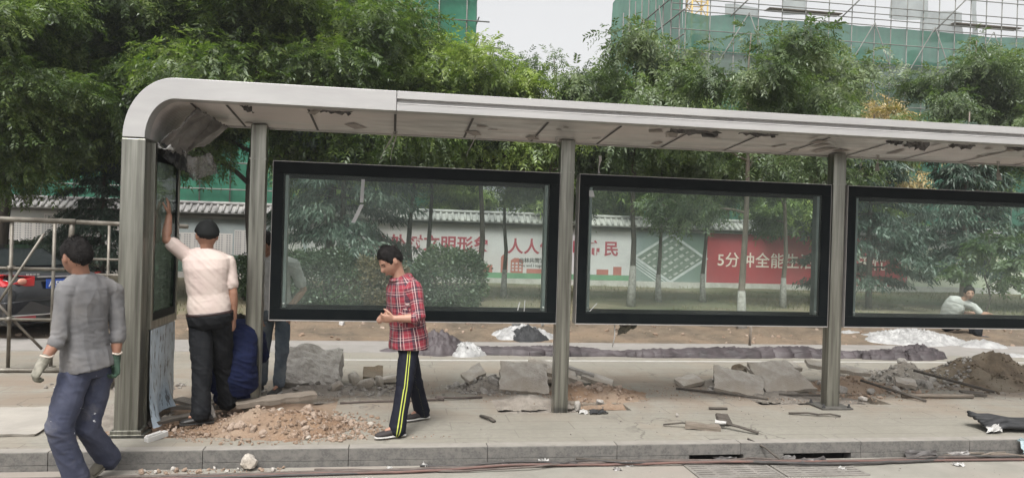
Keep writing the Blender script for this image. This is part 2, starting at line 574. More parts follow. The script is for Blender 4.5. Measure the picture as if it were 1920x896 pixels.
# short grass on the lawn, nobody could count it
rg = np.random.default_rng(4)
n = 26000
gx = rg.uniform(-16, 30, n); gy = 16.7+rg.random(n)**1.2*13
keep = np.array([fbm(a, b, 21, 3, .35) > -.12 for a, b in zip(gx, gy)])
gx, gy = gx[keep], gy[keep]; n = len(gx)
h = rg.uniform(.03, .10, n); an = rg.uniform(0, 6.28, n); ww = .012
dx, dy = np.cos(an)*ww, np.sin(an)*ww
lx, ly = rg.normal(0, .03, n), rg.normal(0, .03, n)
z0 = np.full(n, -.03)
gv = np.stack([np.stack([gx-dx, gy-dy, z0], 1), np.stack([gx+dx, gy+dy, z0], 1), np.stack([gx+lx, gy+ly, h], 1)], 1).reshape(-1, 3)
gm = np_mesh('grass', gv, np.arange(3*n).reshape(n, 3), pmat('grass_blades', (.14, .14, .065), (.085, .095, .042), .6, .8, c3=(.20, .165, .095)))
tag(link_mesh('grass', gm), 'short patchy grass on the lawn behind the shelter', 'grass', None, 'stuff')

# ------------------------------------------------------------------ boundary wall with tiled coping, 30 m away
WY = 30.0
wall = wthing('boundary_wall', (8, WY, 0), 'long grey boundary wall with tiled coping behind the lawn', 'wall')
M['wall'] = pmat('grey_render', (.56, .56, .55), (.47, .47, .465), 1.2, .9, c3=(.42, .41, .395))
MB().box((-45, WY, -.1), (60, WY+.24, 2.42)).build('wall_body', M['wall'], wall)
MB().box((-45, WY-.16, -.2), (60, WY-.001, .19)).build('plinth', pmat('pale_plinth', (.52, .50, .47), (.40, .38, .35), 3, .9), wall)
cp = MB()
for s, y0, y1 in ((1, WY-.30, WY+.12), (-1, WY+.54, WY+.12)):
    cp.add([(-45, y0, 2.45), (60, y0, 2.45), (60, y1, 2.74), (-45, y1, 2.74), (-45, y0, 2.40), (60, y0, 2.40), (60, y1, 2.66), (-45, y1, 2.66)],
           [(0, 1, 2, 3), (4, 5, 6, 7), (0, 1, 5, 4)])
x = -45
while x < 60:
    cp.tube([(x, WY-.315, 2.455), (x, WY+.12, 2.755)], .055, 6)
    x += .24
cp.tube([(-45, WY+.12, 2.79), (60, WY+.12, 2.79)], .075, 8)
cp.build('tile_coping', pmat('grey_roof_tiles', (.26, .253, .245), (.15, .147, .143), 3, .85, c3=(.34, .33, .31)), wall)
MB().box((-45, WY-.12, 2.30), (60, WY-.002, 2.40)).build('eave_moulding', pmat('eave_grey', (.26, .255, .25), (.2, .195, .19), 2, .9), wall)

# ------------------------------------------------------------------ posters hanging on the wall
PY = WY-.03
def panel(name, x0, x1, z0, z1, mat, label, cat):
    """the printed sheet itself is the thing; lettering and pictures printed on it are its parts"""
    t = wthing(name, ((x0+x1)/2, PY, z0), label, cat)
    MB().box((x0, PY, z0), (x1, PY+.026, z1)).build('printed_sheet', mat, t)
    return t
def flat(mb, pts, y):
    n = len(pts)
    mb.add([(x, y, z) for x, z in pts], [tuple(range(n))])
def rect(mb, x0, z0, x1, z1, y):
    flat(mb, [(x0, z0), (x1, z0), (x1, z1), (x0, z1)], y)
INK_R = pmat('faded_crimson_ink', (.36, .055, .08), (.30, .05, .07), 2, .7)
INK_K = pmat('dark_ink', (.09, .085, .085), (.06, .06, .06), 2, .7)
INK_G = pmat('green_ink', (.13, .27, .15), (.10, .22, .13), 2, .7)
INK_B = pmat('brick_red_ink', (.42, .15, .12), (.36, .12, .10), 2, .7)
b1 = panel('slogan_banner', -3.2, 9.62, .20, 2.24, pmat('pale_banner_print', (.58, .56, .565), (.48, .465, .47), .9, .7, c3=(.53, .475, .475)),
           'pale slogan banner with large crimson characters and a red skyline', 'banner')
text_mesh('处处树文明形象', .64, 'lettering', INK_R, b1, (-.82, PY-.006, 1.28), bold=.016, space=1.06)
text_mesh('人人做文明市民', .64, 'lettering', INK_R, b1, (4.5, PY-.006, 1.26), bold=.016, space=1.07)
text_mesh('口国宝典', .26, 'lettering', INK_K, b1, (2.35, PY-.006, .93), bold=.006)
text_mesh('@林共同携', .21, 'lettering', INK_K, b1, (4.98, PY-.006, .86), bold=.004)
text_mesh('You and I together', .16, 'lettering', INK_K, b1, (4.98, PY-.006, .68), bold=.002)
g = MB(); rect(g, -3.2, .205, 9.62, .42, PY-.004); g.build('green_strip', INK_G, b1)
sk = MB()
for (x0, w, h) in ((2.62, .22, .3), (2.95, .5, .22), (3.5, .42, .3), (4.25, .28, .62), (4.65, .5, .5), (5.3, .95, .18), (6.5, .4, .25), (7.3, .6, .3), (8.2, .5, .22), (8.9, .35, .34)):
    rect(sk, x0, .42, x0+w, .42+h, PY-.005)
    if h > .45:
        flat(sk, [(x0, .42+h), (x0+w, .42+h), (x0+w*.6, .42+h+.1), (x0+w*.3, .42+h+.1)], PY-.005)
sk.build('skyline_print', INK_B, b1)
wn = MB()
for i in range(3):
    for j in range(3):
        rect(wn, 4.70+.15*i, .5+.13*j, 4.79+.15*i, .58+.13*j, PY-.007)
wn.build('skyline_windows', pmat('pale_ink', (.55, .5, .5), None, 2, .7), b1)

b2 = panel('estate_poster', 9.72, 12.86, .20, 2.24, pmat('dull_teal_print', (.20, .25, .25), (.30, .34, .34), .8, .7, c3=(.15, .2, .17)),
           'grey green poster showing a tilted housing estate plan beside the red banner', 'poster')
pl = MB()
def q(u, v): # tilted square plan
    cx, cz = 11.35, 1.18
    return (cx+u*1.28+v*.30, cz-u*.52+v*.88) if False else (cx+(u-v)*.78, cz+(u+v)*.50)
flat(pl, [q(-1.05, -1.05), q(1.05, -1.05), q(1.05, 1.05), q(-1.05, 1.05)], PY-.003)
pl.build('plan_edge', pmat('pale_road_ink', (.52, .54, .54), None, 3, .7), b2)
pl = MB(); flat(pl, [q(-.93, -.93), q(.93, -.93), q(.93, .93), q(-.93, .93)], PY-.005)
pl.build('plan_ground', pmat('plan_green_ink', (.11, .15, .12), (.17, .2, .17), 6, .7), b2)
pl = MB(); rr = random.Random(3)
for i in range(6):
    for j in range(6):
        u, v = -.8+i*.3, -.8+j*.3
        a, c = rr.uniform(.06, .11), rr.uniform(.03, .07)
        flat(pl, [q(u-a, v-c), q(u+a, v-c), q(u+a, v+c), q(u-a, v+c)], PY-.007)
pl.build('plan_blocks', pmat('plan_block_ink', (.42, .43, .40), (.3, .31, .3), 6, .7), b2)
pl = MB()
for k in range(3):
    flat(pl, [q(-1.15-.12*k, -1.3), q(-1.10-.12*k, -1.3), q(-1.10-.12*k, 1.0), q(-1.15-.12*k, 1.0)], PY-.006)
pl.build('plan_lines', pmat('pale_road_ink', (.52, .54, .54), None, 3, .7), b2)

b3 = panel('red_banner', 12.94, 22.15, .20, 2.26, pmat('red_banner_print', (.40, .055, .062), (.29, .045, .055), 1.1, .6, c3=(.33, .06, .07)),
           'red banner with cream characters hanging on the boundary wall', 'banner')
text_mesh('5分钟全能生活圈便利无忧', .66, 'lettering', pmat('cream_ink', (.80, .70, .62), None, 2, .7), b3, (13.38, PY-.006, .93), bold=.006, space=1.045)
b4 = panel('pale_poster', 22.2, 33, .22, 1.9, pmat('pale_green_print', (.50, .50, .36), (.36, .42, .30), .9, .7, c3=(.56, .55, .47)),
           'pale yellow green poster to the right of the red banner', 'poster')
fl = MB(); rr = random.Random(9)
for k in range(14):
    x0, z0 = rr.uniform(22.4, 32), rr.uniform(.4, 1.5)
    flat(fl, [(x0, z0), (x0+rr.uniform(.3, .9), z0+rr.uniform(-.1, .1)), (x0+rr.uniform(.2, .6), z0+rr.uniform(.1, .22))], PY-.004)
fl.build('leaf_print', pmat('olive_ink', (.25, .30, .17), None, 2, .7), b4)

def tower_print(t, x0, x1, z0, z1, seed):
    """printed photograph of white towers: facades and rows of windows"""
    rr = random.Random(seed)
    fa, wi = MB(), MB()
    x = x0
    while x < x1-.3:
        w = rr.uniform(.6, 1.25); w = min(w, x1-x)
        top = z1-rr.uniform(0, .28)*(z1-z0)
        rect(fa, x+.03, z0, x+w-.03, top, PY-.003)
        nz = max(4, int((top-z0)/.085)); nx = max(3, int(w/.10))
        for i in range(nx):
            for j in range(nz):
                if (i % 4) == 3: continue
                xx = x+.06+(w-.12)*i/nx; zz = z0+.04+(top-z0-.06)*j/nz
                rect(wi, xx, zz, xx+.055, zz+.045, PY-.005)
        x += w
    fa.build('tower_print', pmat('pale_tower_ink', (.56, .53, .50), (.48, .46, .44), 1.5, .7), t)
    wi.build('window_print', pmat('window_ink', (.20, .20, .205), (.28, .27, .27), 2, .7), t)
b5 = panel('tower_poster', -16.5, -9.35, .20, 2.3, pmat('tower_sky_print', (.40, .40, .39), (.33, .33, .32), 1, .7),
           'poster of tall white tower blocks behind the parked car', 'poster')
tower_print(b5, -16.4, -9.6, .75, 2.22, 1)
g = MB(); rect(g, -16.5, .21, -9.35, .78, PY-.006); g.build('tree_print', pmat('print_green', (.10, .105, .075), (.16, .14, .11), 5, .7), b5)
b6 = panel('terrace_poster', -9.28, -3.3, .20, 2.2, pmat('terrace_sky_print', (.34, .37, .37), (.26, .30, .30), 1, .7),
           'poster of pale apartment rows and green roads left of the slogan banner', 'poster')
tower_print(b6, -9.2, -3.4, .85, 1.95, 5)
g = MB(); rect(g, -9.28, .21, -3.3, .86, PY-.006); g.build('garden_print', pmat('print_garden', (.07, .13, .10), (.14, .19, .15), 4, .7), b6)
g = MB()
for k in range(5):
    x0 = -9.0+1.15*k
    flat(g, [(x0, .25), (x0+.12, .25), (x0+1.3, .82), (x0+1.2, .82)], PY-.008)
g.build('road_print', pmat('pale_road_ink', (.52, .54, .54), None, 3, .7), b6)
# ================================================================== THE BUS SHELTER
sh = wthing('bus_shelter', (1.8, 7.9, 0), 'long steel bus shelter under construction with rounded silver end and dark framed glass cases', 'bus shelter')
YF, YB = 7.10, 8.18
XR = 11.4
def ell(cx, cz, a, b, t):
    return (cx-a*math.cos(t), cz+b*math.sin(t))
NARC = 18
outer = [ell(-1.95, 2.63, .43, .54, PI/2*i/NARC) for i in range(NARC+1)]
inner = [ell(-1.94, 2.63, .255, .355, PI/2*i/NARC) for i in range(NARC+1)]

# front pillar of the closed end
pb = MB()
pb.box((-2.385, YF, -.05), (-2.185, YF+.17, 2.618))
pil = pb.build('pillar', M['steel'], sh, .006)
MB().box((-2.42, YF-.02, -.02), (-2.12, YF+.2, .012)).build('base_plate', M['steel'], pil, .003)
MB().box((-2.41, YF-.012, .012), (-2.15, YF+.185, .05)).build('base_collar', M['steel'], pil, .004)
bp = MB(); bp.box((-2.37, YB-.14, -.05), (-2.20, YB, 2.63)); bp.build('pillar', M['steel'], sh, .005)

# fascia: rounded end and long front beam, one silver band
fa = MB()
ring = outer+[(-.012, 3.17), (-.012, 2.985)]+inner[::-1]
# build the curved band as a strip of quads so the front face stays clean
n = NARC+1
vs = []
for (ox, oz), (ix, iz) in zip(outer, inner):
    vs += [(ox, YF, oz), (ix, YF, iz), (ox, YF+.16, oz), (ix, YF+.16, iz)]
vs += [(-.012, YF, 3.17), (-.012, YF, 2.985), (-.012, YF+.16, 3.17), (-.012, YF+.16, 2.985)]
fs = []
for i in range(n):
    a, b_ = 4*i, 4*i+4
    fs += [(a, a+1, b_+1, b_), (a+2, b_+2, b_+3, a+3), (a, b_, b_+2, a+2), (a+1, a+3, b_+3, b_+1)]
fs += [(0, 2, 3, 1), (4*n, 4*n+1, 4*n+3, 4*n+2)]
fa.add(vs, fs)
fa.build('rounded_fascia', M['silver'], sh, .004)
fb = MB()
def prof_x(mb, prof, x0, x1):
    m_ = len(prof)
    vs = [(x0, y, z) for y, z in prof]+[(x1, y, z) for y, z in prof]
    fs = [tuple(range(m_)), tuple(range(2*m_-1, m_-1, -1))]+[(i, i+m_, (i+1) % m_+m_, (i+1) % m_) for i in range(m_)]
    mb.add(vs, fs)
prof_x(fb, [(YF, 3.17), (YF, 3.098), (YF+.05, 3.098), (YF+.05, 3.052), (YF-.004, 3.052), (YF-.004, 2.985), (YF+.16, 2.985), (YF+.16, 3.17)], -.008, XR)
fbo = fb.build('long_fascia', M['silver'], sh, .003)
MB().box((-.006, YF-.008, 3.050), (XR, YF+.045, 3.058)).build('fascia_lip', pmat('bright_edge', (.72, .70, .69), None, 3, .3, .2), fbo)
st = MB()
for a, b_ in ((3.05, 3.32), (5.05, 5.75)):
    st.box((a, YF+.0475, 3.061), (b_, YF+.0495, 3.095))
st.build('sticker', M['white_film'], fbo)

# outer skin of the roof and the ceiling
sk = MB()
top = outer+[(XR, 3.165)]
vs, fs = [], []
for (x, z) in top:
    vs += [(x, YF+.15, z-.008), (x, YB+.05, z-.03 if x > -1.96 else z-.01)]
for i in range(len(top)-1):
    fs.append((2*i, 2*i+1, 2*i+3, 2*i+2))
sk.add(vs, fs)
sk.build('roof_skin', M['silver_dull'], sh)
ce = MB()
low = inner+[(XR, 2.988)]
vs, fs = [], []
for (x, z) in low:
    f = min(1, max(0, (z-2.63)/.355))
    vs += [(x, YF+.15, z+.004), (x, YB+.05, z-.075*f)]
for i in range(len(low)-1):
    fs.append((2*i, 2*i+2, 2*i+3, 2*i+1))
ce.add(vs, fs)
ceo = ce.build('ceiling', M['ceiling'], sh)
MB().box((-1.9, YB+.02, 2.90), (XR, YB+.07, 3.12)).build('gutter_beam', M['silver_dull'], sh, .004)
sm = MB()
def czat(y): return 2.985-.075*(y-YF-.15)/(YB-YF-.10)
for x in (-1.86, -1.55, -.82, -.02, .72, 1.46, 2.2, 2.95, 3.7, 4.45, 5.2, 5.95, 6.7, 7.45, 8.2, 9.0):
    y0, y1 = YF+.17, YB+.018
    sm.add([(x-.012, y0, czat(y0)-.003), (x+.012, y0, czat(y0)-.003), (x+.012, y1, czat(y1)-.003), (x-.012, y1, czat(y1)-.003)], [(0, 1, 2, 3)])
sm.build('ceiling_seam', M['ceil_seam'], ceo)
# brown stains / tape left on the ceiling film: ragged flat pieces with their own shape
rr = random.Random(5)
tp = MB()
for k in range(34):
    x = rr.uniform(-1.5, 8.5); y = rr.uniform(YF+.2, YB-.1)
    w, d = rr.uniform(.03, .16), rr.uniform(.03, .3)
    a = rr.uniform(-.5, .5)
    pts = []
    for u, v in ((-1, -1), (1, -1), (1, 1), (-1, 1)):
        px, py = u*w*.5*rr.uniform(.6, 1.2), v*d*.5*rr.uniform(.7, 1.2)
        pts.append((x+px*math.cos(a)-py*math.sin(a), min(YB, max(YF+.17, y+px*math.sin(a)+py*math.cos(a)))))
    tp.add([(px, py, czat(py)-.0055) for px, py in pts], [(0, 1, 2, 3)])
tp.build('tape_scrap', pmat('brown_tape', (.22, .185, .165), (.32, .28, .255), 8, .5), ceo)

# the four posts of the back row
def post(x, plate):
    p = MB()
    p.box((x-.078, 8.0, -.06), (x+.078, 8.135, 2.918))
    po = p.build('post', M['steel'], sh, .008)
    MB().box((x-.082, 7.996, 2.56), (x+.082, 8.139, 2.575)).build('joint_sleeve', M['steel'], po)
    if plate:
        MB().box((x-.19, 7.90, .004), (x+.19, 8.24, .022)).build('base_plate', pmat('plate_steel', (.17, .16, .145), (.10, .095, .085), 9, .6, .5), po, .002)
        for sx in (-1, 1):
            for y in (7.935, 8.2):
                b_ = MB(); b_.tube([(x+sx*.155, y, .02), (x+sx*.155, y, .06)], .012, 8); b_.tube([(x+sx*.155, y, .02), (x+sx*.155, y, .036)], .022, 6)
                b_.build('bolt', M['dark_rubber'], po)
    return po
for x, pl_ in ((-1.385, False), (1.835, False), (5.03, True), (8.2, True)):
    post(x, pl_)

# the glazed display cases between them
def display_case(x0, x1, z0=.93, z1=2.555):
    Y0, Y1 = 7.975, 8.125
    fr = MB()
    w = .105
    def ringbox(mb, a, b_, c, d, w, y0, y1):
        mb.box((a, y0, c), (b_, y1, c+w*1.08)); mb.box((a, y0, d-w*1.15), (b_, y1, d))
        mb.box((a, y0, c+w*1.08+.0005), (a+w, y1, d-w*1.15-.0005)); mb.box((b_-w, y0, c+w*1.08+.0005), (b_, y1, d-w*1.15-.0005))
    ringbox(fr, x0+.004, x1-.004, z0+.012, z1-.006, w, Y0, Y0+.03)
    case = fr.build('display_case', M['black_frame'], sh, .002)
    bk = MB(); ringbox(bk, x0+.02, x1-.02, z0+.03, z1-.03, w*1.12, Y1-.03, Y1)
    bk.build('inner_frame', M['black_frame'], case)
    rim = MB()
    rim.box((x0, Y0-.004, z0), (x1, Y1, z0+.010)); rim.box((x0, Y0-.004, z1-.005), (x1, Y1, z1))
    rim.box((x0, Y0-.004, z0+.0105), (x0+.0035, Y1, z1-.0055)); rim.box((x1-.0035, Y0-.004, z0+.0105), (x1, Y1, z1-.0055))
    rim.build('aluminium_rim', M['silver_dull'], case)
    jb = MB()
    for xa in (x0+w+.02, x1-w-.05):
        jb.box((xa, Y0+.031, z0+.135), (xa+.03, Y1-.031, z1-.14))
    jb.build('side_jamb', pmat('jamb_grey', (.16, .19, .18), (.11, .13, .125), 3, .4, .3), case)
    sc = MB()
    for xa in (x0+w+.034, x1-w-.036):
        sc.sphere((xa, Y0+.028, z0+.17), .014, 8, 6)
    sc.build('screw', M['silver'], case)
    for nm, y in (('glass_pane', Y0+.012), ('glass_pane', Y1-.012)):
        g = MB(); g.add([(x0+.05, y, z0+.06), (x1-.05, y, z0+.06), (x1-.05, y, z1-.06), (x0+.05, y, z1-.06)], [(0, 1, 2, 3)])
        g.build(nm, M['glass'], case)
    return case
dc1 = display_case(-1.232, 1.752)
dc2 = display_case(1.965, 4.915)
dc3 = display_case(5.118, 8.06)
# strips of tape left on the panes
for dc, strips in ((dc1, [((-.33, 2.40), (-.34, 2.16), .018), ((-.335, 2.14), (-.42, 1.95), .02), ((1.33, 1.07), (1.35, 1.16), .006), ((1.40, 1.06), (1.405, 1.18), .005)]),
                   (dc2, [((2.12, 1.07), (2.20, 1.16), .006), ((2.09, 2.38), (2.11, 2.31), .03)])):
    mb = MB()
    for (a, c), (b_, d), w in strips:
        mb.add([(a-w, 7.9835, c), (a+w, 7.9835, c), (b_+w, 7.9835, d), (b_-w, 7.9835, d)], [(0, 1, 2, 3)])
    mb.build('tape_strip', pmat('grey_tape', (.42, .42, .41), (.3, .3, .3), 7, .5), dc)

# closed end: glazed case facing along the shelter with a steel sheet below
ey0, ey1 = 7.275, 8.10
ec = MB()
ec.box((-2.20, ey0-.005, .915), (-2.150, ey0+.05, 2.60)); ec.box((-2.20, ey1-.05, .915), (-2.150, ey1, 2.60))
ec.box((-2.199, ey0+.0505, .915), (-2.151, ey1-.0505, .99)); ec.box((-2.199, ey0+.0505, 2.52), (-2.151, ey1-.0505, 2.60))
eco = ec.build('end_case', M['steel'], sh, .004)
kf = MB()
kf.box((-2.19, ey0+.051, .991), (-2.158, ey0+.09, 2.519)); kf.box((-2.19, ey1-.09, .991), (-2.158, ey1-.051, 2.519))
kf.box((-2.189, ey0+.0905, .991), (-2.159, ey1-.0905, 1.06)); kf.box((-2.189, ey0+.0905, 2.45), (-2.159, ey1-.0905, 2.519))
kf.build('black_liner', M['black_frame'], eco)
g = MB(); g.add([(-2.163, ey0+.07, 1.03), (-2.163, ey1-.07, 1.03), (-2.163, ey1-.07, 2.48), (-2.163, ey0+.07, 2.48)], [(0, 1, 2, 3)]); g.build('glass_pane', M['glass_dark'], eco)
g = MB(); g.add([(-2.186, ey0+.07, 1.03), (-2.186, ey1-.07, 1.03), (-2.186, ey1-.07, 2.48), (-2.186, ey0+.07, 2.48)], [(0, 1, 2, 3)]); g.build('glass_pane', M['glass_dark'], eco)
bl = MB(); bl.box((-2.165, ey0-.02, 1.0), (-2.16, ey1, 2.55))
# lower steel sheet still under peeling blue white film
lm, lt, lb = node_mat('peeling_blue_film')
v = coords(lt)
f1 = ramp(lt, noise_n(lt, coords(lt, (1, 3.5, 3.5)), 1.6, 6, .65), [(.40, (.47, .55, .62)), (.62, (.33, .40, .46))])
f2 = ramp(lt, noise_n(lt, coords(lt, (1, 7, 2.2)), 3.2, 4, .6), [(.57, 0.0), (.62, 1.0)])
lk(lt, mixc(lt, f2, f1, (.10, .105, .11)), lb.inputs['Base Color'])
lb.inputs['Roughness'].default_value = .35
bump_n(lt, lb, noise_n(lt, v, 7, 4), .25, .02)
lp = MB()
ny, nz = 14, 10
vs = []
for j in range(nz+1):
    for i in range(ny+1):
        y = 7.275+(8.06-7.275)*i/ny
        zl = .02+.09*max(0, math.sin(i/ny*4.6-1.2))
        z = zl+(.91-zl)*j/nz
        curl = (1-j/nz)**5*.045*(1+math.sin(i*.8))
        vs.append((-2.152+curl+.006*noise.noise(Vector((y*6, z*6, 1))), y, z))
fs = [(j*(ny+1)+i, j*(ny+1)+i+1, (j+1)*(ny+1)+i+1, (j+1)*(ny+1)+i) for j in range(nz) for i in range(ny)]
lp.add(vs, fs, True)
MB().box((-2.19, 7.272, .012), (-2.165, 8.05, .912)).build('steel_panel', M['steel'], sh)
lp.build('peeling_film', lm, sh)

# ------------------------------------------------------------------ torn film and rags hanging from the shelter
def sheet_thing(name, quad, nu, nv, mat, label, cat, amp=.05, fr=6, seed=0, edge=.03, group=None, thick=.004, drape=False):
    """crumpled sheet spanned between four corners, ragged at its edge"""
    a, b_, c, d = [Vector(p) for p in quad]
    nrm = (b_-a).cross(d-a).normalized()
    rr = random.Random(seed)
    vs = []
    for j in range(nv+1):
        for i in range(nu+1):
            u, w = i/nu, j/nv
            p = (a*(1-u)+b_*u)*(1-w)+(d*(1-u)+c*u)*w
            s = Vector((u*fr, w*fr, seed*3.7))
            k = noise.noise(s)+.5*abs(noise.noise(s*2.3))+.25*noise.noise(s*5)
            if drape:
                k = 1.1*(1-2.2*abs(noise.noise(Vector((u*4.5+w*1.2, w*.9, seed*3.7)))))+.35*(1-2*abs(noise.noise(Vector((u*10, w*2.2, seed)))))
                p.z -= .06*math.sin(u*PI)*(1-w)
            p = p+nrm*(amp*k)
            if i in (0, nu) or j in (0, nv):
                p = p+Vector((rr.uniform(-edge, edge), rr.uniform(-edge, edge), rr.uniform(-edge, edge)))
            vs.append(p)
    fs = [(j*(nu+1)+i, j*(nu+1)+i+1, (j+1)*(nu+1)+i+1, (j+1)*(nu+1)+i) for j in range(nv) for i in range(nu)]
    o = MB().add(vs, fs, drape).build(name, mat)
    if thick:
        s = o.modifiers.new('thickness', 'SOLIDIFY'); s.thickness = thick
    return tag(o, label, cat, group)
sheet_thing('protective_film', [(-2.16, 7.28, 2.66), (-2.14, 8.08, 2.62), (-1.70, 8.05, 2.90), (-1.86, 7.35, 2.985)], 44, 26, M['grey_film'],
            'crumpled grey protective film hanging in the rounded corner of the shelter', 'plastic film', .055, 4.5, 3, .008, drape=True)
sheet_thing('protective_film', [(-2.09, 7.30, 2.62), (-2.05, 8.02, 2.63), (-2.03, 8.04, 2.40), (-2.07, 7.42, 2.46)], 36, 16, M['black_cloth'],
            'black torn film hanging over the top of the end case', 'plastic film', .035, 5, 8, .012, drape=True)
sheet_thing('protective_film', [(-2.02, 7.62, 2.60), (-1.80, 7.86, 2.60), (-1.72, 7.92, 2.40), (-1.93, 7.74, 2.30)], 26, 16, M['clear_film'],
            'half clear film flap being pulled off beside the raised hand', 'plastic film', .04, 5, 12, .01, drape=True)
sheet_thing('white_film_corner', [(-2.13, 7.24, 2.62), (-2.03, 7.27, 2.60), (-2.00, 7.30, 2.55), (-2.12, 7.25, 2.56)], 10, 6, M['white_film'],
            'small white torn film corner at the top of the end case', 'plastic film', .015, 5, 14, .008, drape=True)
fl = [(2.72, .55, .05), (3.45, .45, .025), (5.10, .22, .035), (5.33, .28, .08), (5.85, .30, .045), (6.5, .8, .035), (.55, .0, 0), (-.72, .30, .025), (-1.42, .10, .05)]
names = ['shortest flap above the second glass case', '', '', '', '', '', '', '', '']
lab = ['wide dark torn film flap under the roof edge above the second glass case', 'thin dark film flap under the roof edge near the middle of the second glass case',
       'small dark film scrap under the roof edge over the steel post with bolted plate', 'deep square dark film flap just right of the bolted post under the roof edge',
       'dark rectangular film flap under the roof edge at the left end of the third case', 'long thin dark film flap under the roof edge farthest right', '',
       'short dark film scrap under the roof edge above the first glass case', 'small triangular dark film scrap near the rounded roof corner']
for k, (x, w, h) in enumerate(fl):
    if h == 0: continue
    sheet_thing('film_flap', [(x, YF+.19, 2.985), (x+w, YF+.19, 2.985), (x+w*.93, YF+.23, 2.985-h), (x+.06*w, YF+.22, 2.985-h*.7)], 10, 4, M['torn_film'], lab[k], 'film flap', .03, 6, 20+k, .018, 'torn film under the roof edge')
# thin strips hanging under the roof's back edge
hs_ = [((-.02, 8.05, 2.93), (-.10, 8.02, 2.76), (-.16, 8.0, 2.62), .010, 'long frayed film strip hanging left of the pair under the roof'),
       ((0.0, 8.06, 2.93), (-.03, 8.04, 2.78), (-.06, 8.02, 2.62), .008, 'thin straight film strip beside the long frayed one under the roof'),
       ((.83, 8.06, 2.92), (.78, 8.05, 2.80), (.74, 8.05, 2.70), .007, 'pale film strip hanging above the middle of the first glass case'),
       ((1.69, 7.96, 2.935), (1.68, 7.95, 2.88), (1.72, 7.95, 2.83), .018, 'white curl of film hanging left of the second post'),
       ((2.19, 8.0, 2.76), (2.185, 8.0, 2.67), (2.18, 7.99, 2.565), .017, 'white upright film strip standing on top of the second case'),
       ((5.52, 8.05, 2.95), (5.52, 8.04, 2.86), (5.515, 8.03, 2.74), .030, 'broad grey film strip hanging right of the bolted post'),
       ((5.33, 8.05, 2.90), (5.34, 8.05, 2.85), (5.31, 8.05, 2.79), .013, 'small white film curl next to the bolted post top'),
       ((7.1, 8.05, 2.95), (7.1, 8.05, 2.84), (7.12, 8.04, 2.70), .03, 'dull film strip hanging near the right picture edge')]
for a, b_, c, w, l in hs_:
    mb = MB()
    pts = [Vector(a), (Vector(a)+Vector(b_))/2+Vector((.006, 0, 0)), Vector(b_), (Vector(b_)+Vector(c))/2+Vector((-.006, 0, 0)), Vector(c)]
    vs = []
    for k, p in enumerate(pts):
        tw = .5*k
        d = Vector((math.cos(tw), math.sin(tw), 0))*w
        vs += [p-d, p+d]
    mb.add(vs, [(2*k, 2*k+1, 2*k+3, 2*k+2) for k in range(len(pts)-1)])
    o = mb.build('film_strip', M['paper'] if 'white' in l else pmat('dull_strip', (.42, .40, .37), (.3, .28, .26), 8, .6))
    s = o.modifiers.new('thickness', 'SOLIDIFY'); s.thickness = .003
    tag(o, l, 'film strip', 'film strips hanging under the roof')
sheet_thing('rag', [(2.48, 8.05, .94), (2.72, 8.05, .94), (2.56, 8.06, .83), (2.46, 8.06, .80)], 8, 6, M['soil_dark'] if False else pmat('mud_rag', (.11, .10, .075), (.07, .065, .05), 9, .9),
            'muddy rag hanging from the bottom of the second glass case', 'rag', .02, 5, 31, .012)
o = MB().tube([(2.42, 8.03, .94), (2.425, 8.03, .8), (2.40, 8.02, .68)], .006, 6).build('string', M['paper'])
tag(o, 'thin white string hanging beside the muddy rag under the second glass case', 'string')
# ================================================================== PEOPLE
def V(p): return Vector(p)

def fuse(shells, voxel, smooth, name):
    """Join overlapping closed shells into ONE continuous skin."""
    mb = MB()
    for s in shells:
        mb.add(s.v, s.f)
    me = mb.mesh('tmp')
    o = bpy.data.objects.new('tmp_fuse', me); C.objects.link(o)
    r = o.modifiers.new('r', 'REMESH'); r.mode = 'VOXEL'; r.voxel_size = voxel; r.use_smooth_shade = True
    s = o.modifiers.new('s', 'SMOOTH'); s.factor = .5; s.iterations = smooth
    dg = bpy.context.evaluated_depsgraph_get(); dg.update()
    out = bpy.data.meshes.new_from_object(o.evaluated_get(dg))
    bpy.data.objects.remove(o); bpy.data.meshes.remove(me)
    out.name = name
    out.materials.clear()
    return out

def limb(pts, rad, n=14):
    """tapered tube with rounded ends through joints; extra rings are interpolated"""
    P = [V(p) for p in pts]
    mb = MB()
    d0 = (P[1]-P[0]).normalized(); d1 = (P[-1]-P[-2]).normalized()
    pts2 = [P[0]-d0*rad[0]*.9, P[0]-d0*rad[0]*.6]
    r2 = [rad[0]*.3, rad[0]*.8]
    for i in range(len(P)):
        pts2.append(P[i]); r2.append(rad[i])
    pts2 += [P[-1]+d1*rad[-1]*.6, P[-1]+d1*rad[-1]*.9]
    r2 += [rad[-1]*.8, rad[-1]*.3]
    mb.tube(pts2, r2, n)
    return mb

def oval_loft(rows, n=22, power=2.4):
    """rows: (centre, right, forward, half_width, half_depth)"""
    mb = MB()
    rings = []
    for c, rt, fw, a, b_ in rows:
        ring = []
        for k in range(n):
            t = 2*PI*k/n
            cx, sx = math.cos(t), math.sin(t)
            x = math.copysign(abs(cx)**(2/power), cx)*a
            y = math.copysign(abs(sx)**(2/power), sx)*b_
            ring.append(V(c)+rt*x+fw*y)
        rings.append(ring)
    mb.loft(rings)
    return mb

